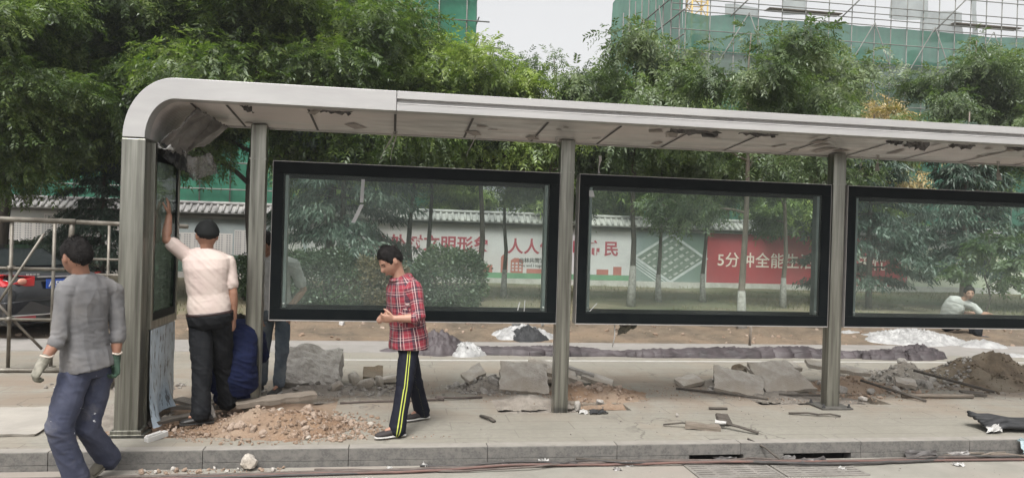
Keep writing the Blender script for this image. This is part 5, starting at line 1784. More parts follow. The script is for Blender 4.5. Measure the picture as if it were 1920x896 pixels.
# right block: green band, bare scaffold above, lower storeys behind brownish net
rb = wthing('block_under_construction', (30, 52, -.1), 'long unfinished building with a green net band and bare scaffold above on the right', 'building')
BX, BY = 17.35, 45.0
MB().box((BX+1.3, BY+1.6, -.1), (52, BY+16, 12.6)).build('concrete_frame', SLAB, rb)
for k in range(9):
    x = BX+2+4.0*k
    MB().box((x, BY+3, 12.61), (x+.5, BY+3.5, 15.7)).build('concrete_column', SLAB, rb)
op = MB()
for f in range(4):
    for k in range(8):
        x = BX+2.2+4*k; z = .8+3.0*f
        op.box((x, BY+1.55, z), (x+2.4, BY+1.599, z+1.7))
op.build('dark_window_plates', pmat('opening_shade', (.045, .05, .048), None, 3, .9), rb)  # flat dark plates, the shade of the openings painted on
net_sheet(rb, BX, 52, 13.75, 16.15, BY, NET, 3)
net_sheet(rb, BX, 52, 10.6, 14.1, BY+.25, NET2, 4)
net_sheet(rb, BX, 52, -.1, 10.85, BY+.05, NET, 5)
net_sheet(rb, BY, BY+16, -.1, 21.5, BX, NETL, 6, 'y')
for a, b_, z0, z1, sd in ((24.2, 25.6, 16.6, 20, 8), (31.6, 34.2, 16.9, 20, 9), (34.0, 37.0, 15.6, 17.6, 10), (20.2, 22.6, 16.1, 16.9, 11), (37.6, 38.0, 16, 20, 12)):
    net_sheet(rb, a, b_, z0, z1, BY+.3, NET3, sd, name='dust_sheet', sag=.5)
x = BX+.1; k = 0
while x < 48:
    MB().tube([(x, BY-.22, 0), (x, BY-.22, 20.4+.5*(k % 3))], .036, 6).build('scaffold_pole', POLE, rb); x += 1.15 if x > 29 else 1.6; k += 1
for z in (11.0, 12.4, 13.75, 15.0, 16.15, 16.55, 16.9, 17.35, 18.3, 18.6, 19.8):
    MB().tube([(BX-.8, BY-.30, z), (52, BY-.30, z)], .032, 6).build('scaffold_pole', POLE, rb)
for k in range(8):
    x = BX+.8+4.3*k
    MB().tube([(x, BY-.38, 10.6), (x+3.4, BY-.38, 16.3)], .036, 6).build('scaffold_brace', POLE, rb)
    MB().tube([(x+3.4, BY-.40, 16.3), (x+5.6, BY-.40, 11.0)], .036, 6).build('scaffold_brace', POLE, rb)
for k in range(5):
    x = BX+3+7*k
    MB().tube([(x, BY-.38, 16.0), (x+4.4, BY-.38, 20.4)], .045, 6).build('scaffold_brace', POLE, rb)
for k in range(9):
    MB().tube([(BX-.2, BY+1.5*k, 0), (BX-.2, BY+1.5*k, 19.5+.8*(k % 2))], .05, 6).build('scaffold_pole', POLE, rb)
for z in (8.5, 10, 11.5, 13, 14.5, 16.0, 17.4):
    MB().tube([(BX-.28, BY-1.0, z), (BX-.28, BY+15, z)], .05, 6).build('scaffold_pole', POLE, rb)
for k in range(4):
    MB().tube([(BX-.36, BY+3.2*k, 9.5), (BX-.36, BY+3.2*k+3.4, 17.5)], .045, 6).build('scaffold_brace', POLE, rb)
for z in (16.75,):
    for x0 in (23, 36):
        MB().box((x0, BY-.2, z), (x0+5, BY+.5, z+.06)).build('walkway_board', M['wood'], rb)

# tower crane mast far behind the block
cr_ = wthing('tower_crane', (29.2, 72, -.1), 'yellow lattice crane mast seen through the bare scaffold at the top right', 'crane')
YEL = pmat('crane_yellow', (.55, .38, .10), (.45, .31, .09), 2, .6)
mb = MB()
cx, cy, hw = 29.2, 72.0, .8
for sx in (-1, 1):
    for sy in (-1, 1):
        mb.tube([(cx+sx*hw, cy+sy*hw, -.1), (cx+sx*hw, cy+sy*hw, 34)], .09, 6)
for k in range(21):
    z = 1.6*k
    for (ax, ay), (bx, by) in (((-1, -1), (1, -1)), ((1, -1), (1, 1)), ((1, 1), (-1, 1)), ((-1, 1), (-1, -1))):
        mb.tube([(cx+ax*hw, cy+ay*hw, z), (cx+bx*hw, cy+by*hw, z)], .05, 5)
        mb.tube([(cx+ax*hw, cy+ay*hw, z), (cx+bx*hw, cy+by*hw, z+1.6)], .05, 5)
mb.build('mast', YEL, cr_)
jb = MB()
for zz in (0, 1.1): jb.tube([(cx-10, cy, 34.2+zz), (cx+38, cy, 34.2+zz)], .09, 6)
for k in range(32): jb.tube([(cx-10+1.5*k, cy, 34.2), (cx-9.25+1.5*k, cy, 35.3)], .05, 5)
jb.build('jib', YEL, cr_)
# ================================================================== PARKED CAR
CX, CY, CH = -5.42, 13.45, R(54)       # rear bumper centre, heading turned to the left
car = empty('parked_car', (CX, CY, -.02), 0)
tag(car, 'black parked saloon car with a red tail lamp and blue number plate behind the scaffold', 'car')
car.rotation_euler = (0, 0, CH)         # local +Y forward, rear at y = 0
PAINT = pmat('black_car_paint', (.010, .011, .013), (.014, .015, .017), 3, .18, 0, coat=.6)
GLS = pmat('car_glass', (.02, .025, .026), (.03, .034, .035), 2, .08)
def crow(y, w, z0, z1, zs, top_in):
    """closed car section: bottom, side bulge, shoulder, deck"""
    hw = w/2
    pts = [(-hw*.80, z0), (-hw*.96, z0+.06), (-hw, z0+(zs-z0)*.45), (-hw*.985, zs), (-hw*top_in, z1), (-hw*.4, z1+.012), (0, z1+.016)]
    full = pts+[(-x, z) for x, z in pts[-2::-1]]
    return [(x, y, z) for x, z in full]
mb = MB()
st_ = [(0.0, 1.30, .42, .80, .66, .80), (.05, 1.58, .26, 1.02, .80, .80), (.16, 1.70, .22, 1.09, .90, .80), (.45, 1.76, .21, 1.115, .95, .80), (.75, 1.78, .2, 1.12, .97, .82),
       (1.5, 1.79, .2, 1.0, .97, .86), (2.8, 1.79, .2, .98, .96, .86), (3.4, 1.78, .2, .98, .93, .84), (4.3, 1.70, .22, .86, .80, .80), (4.62, 1.45, .3, .70, .62, .8)]
mb.loft([crow(*s) for s in st_])
body = mb.build('body', PAINT, car)
mb = MB()
def cab(y, w, z1): 
    hw = w/2
    return [(-hw, y, .95), (-hw*.93, y, z1-.06), (-hw*.78, y, z1), (hw*.78, y, z1), (hw*.93, y, z1-.06), (hw, y, .95)]
mb.loft([cab(.62, 1.46, 1.10), cab(1.35, 1.42, 1.42), cab(1.9, 1.40, 1.47), cab(2.6, 1.40, 1.45), cab(3.5, 1.46, .99)], False)
cabin = mb.build('cabin', PAINT, car, .03, 3)
w_ = MB(); w_.add([(-.55, .70, 1.155), (.55, .70, 1.155), (.50, 1.30, 1.405), (-.50, 1.30, 1.405)], [(0, 1, 2, 3)]); w_.build('rear_window', GLS, cabin)
for s in (-1, 1):
    w_ = MB(); w_.add([(s*.735, 1.1, 1.03), (s*.722, 3.2, 1.03), (s*.672, 2.6, 1.38), (s*.672, 1.55, 1.395)], [(0, 1, 2, 3)]); w_.build('side_window', GLS, cabin)
    l = MB()
    a = [(s*.40, .012, .86), (s*.84, .10, .86), (s*.855, .28, .90), (s*.845, .30, 1.02), (s*.80, .09, 1.05), (s*.40, .000, 1.02)]
    l.add([(x, y-.03, z) for x, y, z in a]+[(x, y+.12, z) for x, y, z in a], [(0, 1, 2, 3, 4, 5), (11, 10, 9, 8, 7, 6)]+[(i, i+6, (i+1) % 6+6, (i+1) % 6) for i in range(6)])
    tl = l.build('tail_lamp', pmat('red_lamp', (.42, .012, .016), (.34, .010, .014), 6, .15, 0, coat=.5), car, .012, 2)
    l = MB(); l.sphere((s*.60, -.025, .945), (.075, .03, .05), 12, 8); l.build('reversing_lens', pmat('amber_lens', (.62, .33, .24), (.5, .2, .15), 6, .15), tl)
    for y in (.98, 3.75):
        wh = MB()
        rg = []
        for x, r_ in ((.0, .30), (.02, .325), (.18, .325), (.2, .30)):
            rg.append([(s*(.88-x), y+r_*math.cos(2*PI*k/24), .325+r_*math.sin(2*PI*k/24)) for k in range(24)])
        wh.loft(rg); wo = wh.build('wheel', M['dark_rubber'], car)
        rm = MB()
        for k in range(7):
            a = 2*PI*k/7
            rm.tube([(s*.885, y, .325), (s*.875, y+.2*math.cos(a), .325+.2*math.sin(a))], .03, 6)
        rm.tube([(s*.86, y+.21*math.cos(2*PI*k/20), .325+.21*math.sin(2*PI*k/20)) for k in range(21)], .022, 6)
        rm.build('rim', M['silver_dull'], wo)
bm_ = MB()
bm_.loft([[(x*1.0, y, z) for x, y, z in ((-.80, yy+.10, .30), (-.5, yy, .27), (.5, yy, .27), (.80, yy+.10, .30), (.83, yy+.13, .62), (.5, yy-.02, .64), (-.5, yy-.02, .64), (-.83, yy+.13, .62))] for yy in (-.09, .05)], False)
bump_o = bm_.build('bumper', PAINT, car, .02, 3)
rf = MB(); rf.box((-.78, -.105, .345), (-.42, -.02, .40)); rf.box((.42, -.105, .345), (.78, -.02, .40)); rf.build('reflector', pmat('dull_red_reflector', (.30, .03, .04), None, 6, .3), bump_o)
rf = MB(); rf.box((-.80, -.108, .405), (.80, -.02, .418)); rf.build('chrome_strip', M['silver_dull'], bump_o)
pl = MB(); pl.box((-.23, -.055, .82), (.23, -.03, .97))
po = pl.build('number_plate', pmat('plate_blue', (.02, .075, .36), (.018, .065, .31), 5, .4), car)
text_mesh('A·58657', .125, 'plate_lettering', pmat('plate_white', (.75, .76, .78), None, 5, .5), po, (0, -.0575, .85), align='CENTER', bold=.002, space=.92)
ch = MB(); ch.box((-.34, -.012, .995), (.34, .02, 1.018)); ch.build('boot_trim', M['silver_dull'], car)
lt = MB()
for k in range(4): lt.box((-.52+.055*k, -.004+.0, 1.035), (-.485+.055*k, .012, 1.060))
lt.build('badge', M['silver_dull'], car)

# ================================================================== TUBE SCAFFOLD AT THE LEFT
sc = wthing('tube_scaffold', (-4.4, 10.2, 0), 'rusty galvanised tube scaffold frame standing on the pavement at the far left', 'scaffold')
GP = M['galv']
def pipe(name, a, b_, r_=.022, mat=GP):
    MB().tube([a, b_], r_, 10).build(name, mat, sc)
for x, y in ((-4.665, 10.2), (-4.32, 10.55), (-6.0, 10.2), (-5.65, 10.55)):
    pipe('upright', (x, y, .0), (x, y, 1.9), .022)
    MB().tube([(x, y, .0), (x, y, .012)], .06, 10).build('foot_plate', GP, sc)
pipe('rail', (-6.6, 10.18, 1.90), (-3.93, 10.18, 1.88), .034)
pipe('rail', (-3.94, 10.2, 1.875), (-2.6, 10.2, 1.86), .028)
pipe('upright', (-3.97, 10.2, 1.90), (-3.99, 10.2, 1.58), .032)
pipe('upright', (-3.68, 10.6, 0), (-3.68, 10.6, 1.88), .018)
for z in (1.285, .655):
    pipe('rail', (-6.4, 10.19, z), (-4.05, 10.19, z-.004), .020)
pipe('rail', (-4.1, 10.6, 1.40), (-2.9, 10.6, 1.40), .016)
pipe('rail', (-4.1, 10.6, 1.20), (-2.9, 10.6, 1.19), .020)
pipe('rail', (-6.4, 10.16, .03), (-3.6, 10.16, .03), .030)
pipe('brace', (-5.02, 10.14, .42), (-4.27, 10.14, 1.72), .017)
pipe('brace', (-5.05, 10.24, 1.08), (-4.30, 10.24, .28), .017, pmat('rusty_brace', (.16, .135, .11), (.10, .085, .07), 6, .7))
pipe('coupler', (-4.66, 10.14, 1.285), (-4.66, 10.25, 1.285), .034)
pipe('coupler', (-4.66, 10.14, .655), (-4.66, 10.25, .655), .034)

# ================================================================== RUBBLE, SLABS AND SOIL
def mound(name, cx, cy, rx, ry, h, mat, label, seed, cat='heap', rough=.35, n=70, base=-.05, f=3.5):
    def hf(x, y):
        u, v = (x-cx)/rx, (y-cy)/ry
        ang = math.atan2(v, u)
        e = 1+.22*noise.noise(Vector((math.cos(ang)*1.3, math.sin(ang)*1.3, seed)))
        d = math.sqrt(u*u+v*v)/e
        k = max(0, 1-d)
        k = k*k*(3-2*k)*.55+k*.45
        return base+(h-base)*k*(1+rough*fbm(x, y, seed, 3, f))+.03*k**.3*fbm(x, y, seed+4, 4, 14)*(1 if k > 0 else 0)
    o = link_mesh(name, grid_mesh(name, cx-rx*1.3, cx+rx*1.3, cy-ry*1.3, cy+ry*1.3, n, int(n*.7), hf, mat))
    bm = bmesh.new(); bm.from_mesh(o.data)
    bmesh.ops.delete(bm, geom=[f_ for f_ in bm.faces if max(v.co.z for v in f_.verts) < base+.012 or min(v.co.y for v in f_.verts) < 6.74], context='FACES')
    bm.to_mesh(o.data); bm.free()
    return tag(o, label, cat), hf

def gravel(name, cx, cy, rx, ry, hf, n, r0, r1, mat, label, seed, lowz=.0):
    rr = random.Random(seed); mb = MB()
    for k in range(n):
        a = rr.uniform(0, 6.28); d = math.sqrt(rr.random())*1.08
        x, y = cx+rx*d*math.cos(a), cy+ry*d*math.sin(a)
        r_ = r0+(r1-r0)*rr.random()**3
        z = max(lowz, hf(x, y) if hf else lowz)
        mb.rock((x, y, z+r_*.25), r_, seed*1000+k, (1, rr.uniform(.6, 1), rr.uniform(.45, .8)), sub=1)
    return tag(mb.build(name, mat), label, 'rubble', None, 'stuff')

def chunk(x, y, z, r_, seed, mat, label, group=None, squash=(1, .8, .6), name='rubble_chunk', sub=2, cat='rubble chunk', rough=.25):
    o = MB().rock((0, 0, 0), r_, seed, squash, None, rough, sub).build(name, mat)
    o.location = (x, y, z)
    return tag(o, label, cat, group)

def slab(outline, thick, loc, rot, mat, label, name='concrete_slab', cat='slab', seed=0, edge=.012, group=None):
    """broken plate: irregular outline with a rough edge, tilted as it lies"""
    rr = random.Random(seed)
    pts = []
    n = len(outline)
    for i in range(n):
        a, b_ = Vector(outline[i]), Vector(outline[(i+1) % n])
        m_ = max(2, int((b_-a).length/.06))
        for k in range(m_):
            p = a.lerp(b_, k/m_)
            if k: p = p+Vector((rr.uniform(-edge, edge), rr.uniform(-edge, edge)))
            pts.append(p)
    bm = bmesh.new()
    vs = [bm.verts.new((p.x, p.y, 0)) for p in pts]
    f = bm.faces.new(vs)
    bmesh.ops.triangulate(bm, faces=[f])
    bmesh.ops.subdivide_edges(bm, edges=bm.edges[:], cuts=1, use_grid_fill=True)
    for v in bm.verts:
        v.co.z += .010*noise.noise(Vector((v.co.x*7+seed, v.co.y*7, 1)))
    r_ = bmesh.ops.extrude_face_region(bm, geom=bm.faces[:])
    for e in r_['geom']:
        if isinstance(e, bmesh.types.BMVert):
            e.co.z -= thick*(1+.18*noise.noise(Vector((e.co.x*9, e.co.y*9, seed+5))))
            e.co.x *= .985; e.co.y *= .985
    bmesh.ops.recalc_face_normals(bm, faces=bm.faces[:])
    me = bpy.data.meshes.new(name); bm.to_mesh(me); bm.free()
    me.materials.append(mat)
    o = link_mesh(name, me)
    o.location = loc; o.rotation_euler = rot
    return tag(o, label, cat, group)

def quad_outline(w, d, j, seed):
    rr = random.Random(seed)
    return [(-w/2+rr.uniform(-j, j), -d/2+rr.uniform(-j, j)), (w/2+rr.uniform(-j, j), -d/2+rr.uniform(-j, j)), (w/2+rr.uniform(-j, j), d/2+rr.uniform(-j, j)), (-w/2+rr.uniform(-j, j), d/2+rr.uniform(-j, j))]

# heap in front, between the capped man and the plaid man
_, hA = mound('soil_heap', -1.02, 7.42, .98, .68, .17, M['soil'], 'orange tan soil heap full of rubble beside the kerb in front of the first post', 3)
gravel('rubble', -1.02, 7.40, .98, .62, hA, 900, .008, .032, M['rubble_tan'], 'small tan rubble strewn over the front soil heap', 5)
gravel('rubble', -.55, 7.20, .46, .36, hA, 300, .012, .04, M['rubble_tan'], 'denser tan rubble on the right end of the front soil heap', 6)
rr = random.Random(7)
for k in range(16):
    a = rr.uniform(0, 6.28); d = math.sqrt(rr.random())
    x, y = -.88+.80*d*math.cos(a), 7.28+.46*d*math.sin(a)
    r_ = rr.uniform(.032, .066)
    chunk(x, y, max(.0, hA(x, y))+r_*.22, r_, 300+k, M['rubble_tan'] if k % 7 else M['concrete'], 'fist sized pale tan rubble chunk on the front soil heap', 'rubble chunks on the front soil heap')
slab(quad_outline(.78, .17, .015, 4), .045, (-1.13, 7.98, .155), (R(4), R(-4), R(14)), M['wood'], 'flat pale plank lying along the back of the front soil heap', 'plank', 'plank', 4)
chunk(-1.72, 7.62, .07, .13, 501, M['rubble_grey'], 'grey angular stone beside the right shoe of the capped man', None, (1, .7, .8))
# boards and a white block at the pillar foot
slab(quad_outline(.66, .12, .01, 6), .03, (-1.98, 7.55, .06), (R(3), R(2), R(52)), M['wood_dark'], 'dark board lying at the foot of the peeling blue film, nearest the pillar', 'board', 'board', 6)
slab(quad_outline(.55, .14, .01, 7), .03, (-1.93, 7.92, .08), (R(-4), R(6), R(24)), M['wood_dark'], 'dark board lying behind the other one under the end case', 'board', 'board', 7)
slab(quad_outline(.40, .22, .03, 8), .035, (-1.98, 8.22, .06), (R(2), R(8), R(-12)), M['soil_grey'], 'grey broken slab piece behind the end case', 'concrete_slab', 'slab', 8)
o = MB(); o.box((-.10, -.028, 0), (.10, .028, .05)); o.box((-.095, -.022, .0505), (.05, .022, .062))
o = o.build('white_block', M['white_paint'], None, .006); o.location = (-1.99, 6.98, .0); o.rotation_euler = (0, R(-6), R(52))
tag(o, 'white painted bar piece lying at the kerb edge below the peeling film', 'block')
slab(quad_outline(1.9, 1.1, .04, 9), .022, (-3.95, 7.62, .024), (0, 0, R(1)), pmat('dusty_board', (.40, .37, .325), (.32, .295, .26), 2, .9), 'dusty flat sheet lying on the pavement at the left edge', 'ground_sheet', 'sheet', 9, .006)
mound('soil_heap', -2.62, 8.0, .55, .8, .07, M['soil_grey'], 'flat grey soil patch behind the walking man and left of the pillar', 13, n=40)
_, hB = mound('soil_heap', -3.15, 9.35, .75, .42, .10, M['soil_grey'], 'low grey heap of stones left of the front pillar', 14, n=40)
gravel('rubble', -3.1, 9.3, .7, .36, hB, 150, .02, .05, M['rubble_grey'], 'grey stones lying over the low heap left of the pillar', 15)
for k in range(11):
    x, y = -3.5+.09*k+rr.uniform(-.05, .05), 9.1+rr.uniform(-.2, .25)
    chunk(x, y, .09+rr.uniform(0, .05), rr.uniform(.06, .10), 330+k, M['concrete_light'], 'pale stone in the low heap left of the front pillar', 'stones left of the pillar')

# rough pale block behind the first post
def blockmesh(seed, sx, sy, sz, amp):
    bm = bmesh.new(); bmesh.ops.create_cube(bm, size=1)
    bmesh.ops.subdivide_edges(bm, edges=bm.edges[:], cuts=11, use_grid_fill=True)
    for v in bm.verts:
        p = Vector((v.co.x*sx, v.co.y*sy, v.co.z*sz))
        k = noise.noise(p*5+Vector((seed, 0, 0)))+.6*abs(noise.noise(p*13))+.3*noise.noise(p*30)
        r_ = v.co.normalized()
        c = Vector((p.x, p.y, p.z))
        edge = max(abs(v.co.x), abs(v.co.y))*2
        c -= r_*(.05*max(0, (abs(v.co.x)+abs(v.co.y)+abs(v.co.z)-1.15)))
        v.co = c+r_*k*amp
    me = bpy.data.meshes.new('b'); bm.to_mesh(me); bm.free(); return me
me = blockmesh(3, .68, .30, .48, .06); me.materials.append(M['concrete_light'])
o = link_mesh('concrete_block', me); o.location = (-.93, 9.32, .19); o.rotation_euler = (R(-36), R(3), R(-3))
tag(o, 'large rough pale concrete block standing behind the first post', 'concrete block')
_, hC = mound('soil_heap', -.75, 9.0, .85, .45, .07, M['soil_grey'], 'thin layer of grey soil and grit at the foot of the rough pale block', 16, n=44)
gravel('rubble', -.45, 9.05, .62, .36, hC, 190, .014, .045, M['rubble_grey'], 'grey grit scattered right of the rough pale block', 17)
for k, (x, y, r_, sq, lab_) in enumerate([(-.42, 9.35, .13, (1, .6, .55), 'grey chunk touching the right end of the rough pale block'), (-.28, 9.12, .12, (1.3, .6, .35), 'flat grey chunk in front of the right end of the rough pale block'),
                              (.02, 9.45, .15, (1.5, .5, .32), 'long flat grey chunk farthest right of the rough pale block'), (-.62, 8.92, .10, (1.3, .7, .6), 'grey chunk in front of the rough pale block'),
                              (-.12, 9.28, .09, (1, .8, .5), 'small grey chunk between the long flat one and the block')]):
    chunk(x, y, .06, r_, 350+k, M['concrete'], lab_, 'grey chunks by the pale block', sq)
slab(quad_outline(.24, .2, .03, 10), .06, (-.22, 9.75, .10), (R(32), R(4), R(6)), M['soil_dark'], 'dark square plate leaning behind the grey chunks', 'plate', 'plate', 10)

# around the second post
_, hD = mound('soil_heap', 1.28, 9.15, .56, .36, .16, M['soil_grey'], 'grey crumbly soil heap left of the tilted slab at the second post', 21, n=46)
gravel('rubble', 1.22, 9.12, .52, .34, hD, 260, .012, .04, M['rubble_grey'], 'grey grit on the heap left of the second post', 22)
slab(quad_outline(.56, .52, .03, 11), .06, (1.60, 9.02, .17), (R(31), R(3), R(-9)), M['concrete'], 'square tilted concrete slab with tan soil on it left of the second post', 'concrete_slab', 'slab', 11)
slab(quad_outline(.62, .34, .05, 12), .05, (2.05, 9.45, .20), (R(14), R(8), R(-14)), M['concrete'], 'flat slab lying behind the second post on top of a second one', 'concrete_slab', 'slab', 12)
slab(quad_outline(.78, .40, .05, 13), .05, (1.98, 9.40, .13), (R(10), R(4), R(-4)), M['concrete'], 'flat slab lying under the other one behind the second post', 'concrete_slab', 'slab', 13)
slab(quad_outline(.42, .10, .015, 14), .06, (2.38, 9.42, .185), (R(4), R(14), R(-22)), M['rubble_grey'], 'narrow dark stone bar on the slabs behind the second post', 'stone_bar', 'stone', 14)
_, hE = mound('soil_heap', 2.45, 8.75, .95, .60, .11, M['soil'], 'low orange red soil heap right of the second post', 23, n=50)
gravel('rubble', 2.35, 8.8, .66, .44, hE, 210, .010, .035, M['rubble_tan'], 'small tan stones on the orange soil right of the second post', 24)
for k, (x, y, r_, lab_) in enumerate([(2.28, 8.95, .09, 'tan stone close to the second post on its right'), (2.55, 9.05, .07, 'tan stone on the orange soil farther from the second post'), (2.0, 7.92, .07, 'grey stone at the foot of the second post'), (2.3, 8.1, .05, 'little yellowish stone at the dug hole by the second post')]):
    chunk(x, y, .06, r_, 370+k, M['rubble_tan'] if k < 2 else M['rubble_grey'], lab_)
sheet_thing('paper_scrap', [(1.99, 7.80, .01), (2.08, 7.78, .01), (2.09, 7.84, .03), (2.0, 7.85, .03)], 6, 5, M['paper'], 'white paper scrap at the foot of the second post', 'scrap', .02, 5, 41, .008)
sheet_thing('rubber_scrap', [(2.1, 7.76, .01), (2.3, 7.78, .01), (2.27, 7.86, .03), (2.12, 7.88, .03)], 6, 5, M['black_cloth'], 'black rubber scrap beside the white paper at the second post', 'scrap', .02, 5, 42, .008)

# around the third post
_, hF = mound('soil_heap', 4.40, 9.35, .75, .40, .12, M['soil_grey'], 'grey soil heap under the two leaning slabs left of the third post', 31, n=50)
slab(quad_outline(.62, .50, .04, 15), .055, (4.33, 9.02, .13), (R(22), R(9), R(-20)), M['concrete'], 'rounded concrete slab farther from the third post of the leaning pair', 'concrete_slab', 'slab', 15)
slab([(-.30, -.30), (.36, -.27), (.16, .30), (-.36, .28)], .055, (4.97, 9.06, .18), (R(31), R(-4), R(-6)), M['concrete'], 'large concrete slab nearer the third post of the leaning pair', 'concrete_slab', 'slab', 16)
slab(quad_outline(.66, .30, .05, 17), .05, (5.15, 9.70, .19), (R(8), R(-6), R(-6)), M['concrete'], 'slab lying behind the leaning pair at the third post', 'concrete_slab', 'slab', 17)
chunk(4.62, 9.55, .16, .12, 401, M['soil_dark'], 'dark earth clod on top between the leaning slabs', None, (1.1, .8, .7), 'earth_clod')
mound('soil_heap', 4.75, 8.72, .75, .32, .05, M['soil_grey'], 'thin soil layer in front of the leaning slabs', 39, n=44)
mound('soil_heap', 1.55, 8.45, .75, .34, .05, M['soil_grey'], 'thin soil layer in front of the tilted slab at the second post', 40, n=44)
_, hG = mound('soil_heap', 5.95, 9.15, .85, .52, .15, M['soil'], 'brown orange soil heap just right of the third post', 33, n=56)
gravel('rubble', 6.0, 9.0, .85, .5, hG, 330, .012, .04, M['rubble_tan'], 'small stones on the brown heap right of the third post', 34)
slab([(-.42, -.10), (.0, -.13), (.42, -.12), (.44, .06), (.05, .14), (-.4, .12)], .05, (5.98, 9.45, .235), (R(12), R(7), R(-9)), M['concrete'], 'curved flat slab lying on the brown heap right of the third post', 'concrete_slab', 'slab', 18)
for k in range(9):
    x, y = 5.5+.19*k+rr.uniform(-.1, .1), 8.75+rr.uniform(-.15, .5)
    chunk(x, y, max(.02, hG(x, y))+.02, rr.uniform(.04, .085), 410+k, M['rubble_grey'], 'grey stone lying on the brown soil heap right of the third post', 'stones right of the third post')
_, hH = mound('soil_heap', 8.45, 9.65, 1.30, .90, .36, M['soil_dark'], 'tall brown soil heap at the right picture edge', 35, n=80)
_, hI = mound('soil_heap', 7.20, 9.75, .80, .58, .19, M['soil_grey'], 'grey gravelly heap leaning against the tall brown one', 36, n=56)
gravel('rubble', 7.25, 9.8, .85, .62, lambda x, y: max(hI(x, y), hH(x, y)), 520, .012, .045, M['rubble_grey'], 'grey gravel on the left flank of the tall brown heap', 37)
gravel('rubble', 8.3, 9.2, 1.15, .45, hH, 240, .012, .04, M['soil_dark'], 'earth clods on the front of the tall brown heap', 38)
for k in range(10):
    x, y = 6.75+.12*k+rr.uniform(-.1, .1), 9.55+rr.uniform(-.3, .4)
    chunk(x, y, max(.02, hI(x, y))+.03, rr.uniform(.05, .10), 430+k, M['rubble_grey'], 'grey stone on the gravelly heap at the right', 'stones on the gravelly heap', (1, .7, .45))

def stick(name, pts, r_, mat, label, cat, flat=1.0, n=7):
    return tag(MB().tube(pts, r_, n, flat=flat).build(name, mat), label, cat)
stick('pole', [(6.28, 8.52, .03), (6.8, 8.49, .033), (7.22, 8.47, .03)], .026, M['wood'], 'pale round pole lying in front of the gravelly heap', 'pole')
stick('rod', [(6.0, 8.95, .14), (6.25, 8.55, .07), (6.42, 8.27, .02)], .016, M['wood_dark'], 'dark rod sloping down from the brown heap to the pavement', 'rod')
stick('rod', [(7.05, 9.35, .20), (7.5, 8.95, .09), (7.75, 8.72, .03)], .018, M['wood_dark'], 'dark rod sloping down from the gravelly heap', 'rod')
stick('lath', [(8.05, 8.33, .015), (9.1, 8.26, .02)], .014, M['paper'], 'thin pale lath lying at the right picture edge', 'lath')
stick('lath', [(3.55, 9.05, .02), (4.15, 8.62, .025), (4.45, 8.42, .015)], .014, M['wood_dark'], 'dark lath lying in front of the leaning slabs', 'lath')
stick('lath', [(4.7, 8.62, .03), (5.25, 8.55, .03)], .014, M['wood_dark'], 'dark lath lying under the larger leaning slab', 'lath')
slab(quad_outline(.30, .10, .02, 19), .02, (7.35, 8.62, .05), (R(4), R(4), R(-14)), M['wood_dark'], 'short dark board in front of the gravelly heap', 'board', 'board', 19)
slab(quad_outline(.22, .07, .01, 20), .02, (7.55, 7.8, .03), (R(2), R(3), R(4)), M['wood_dark'], 'small dark board near the right picture edge', 'board', 'board', 20)
chunk(5.62, 8.33, .035, .06, 451, M['rubble_grey'], 'grey crumb pair right of the bolted base plate', None)

# broken pieces around the second and third posts
rr = random.Random(17)
for k in range(16):
    x, y = .75+.95*rr.random(), 8.85+.5*rr.random()
    chunk(x, y, max(.0, hD(x, y))+.02, rr.uniform(.035, .08), 630+k, M['rubble_grey'], 'grey lump on the crumbly heap left of the second post', 'lumps left of the second post', (1, .7, .55))
for k in range(12):
    x, y = 2.05+.75*rr.random(), 8.65+.45*rr.random()
    chunk(x, y, max(.0, hE(x, y))+.015, rr.uniform(.03, .065), 650+k, M['rubble_tan'], 'tan lump on the orange soil right of the second post', 'lumps right of the second post', (1, .8, .5))
for k in range(14):
    x, y = 3.85+1.2*rr.random(), 8.85+.75*rr.random()
    chunk(x, y, max(.0, hF(x, y))+.02, rr.uniform(.03, .07), 670+k, M['rubble_grey'], 'grey lump around the leaning slabs left of the third post', 'lumps by the leaning slabs', (1, .7, .5))
slab(quad_outline(.30, .22, .04, 71), .045, (1.05, 9.32, .16), (R(22), R(-14), R(30)), M['concrete'], 'small broken slab sticking out of the heap left of the second post', 'concrete_slab', 'slab', 71)
slab(quad_outline(.34, .20, .04, 72), .05, (2.62, 9.32, .10), (R(12), R(12), R(-30)), M['concrete'], 'small broken slab at the far end of the stack behind the second post', 'concrete_slab', 'slab', 72)
slab(quad_outline(.32, .24, .04, 73), .05, (3.82, 9.32, .08), (R(14), R(-8), R(18)), M['concrete'], 'small broken slab left of the leaning pair', 'concrete_slab', 'slab', 73)
slab(quad_outline(.30, .18, .04, 74), .05, (6.75, 9.10, .10), (R(16), R(6), R(-24)), M['concrete'], 'small broken slab between the two right heaps', 'concrete_slab', 'slab', 74)
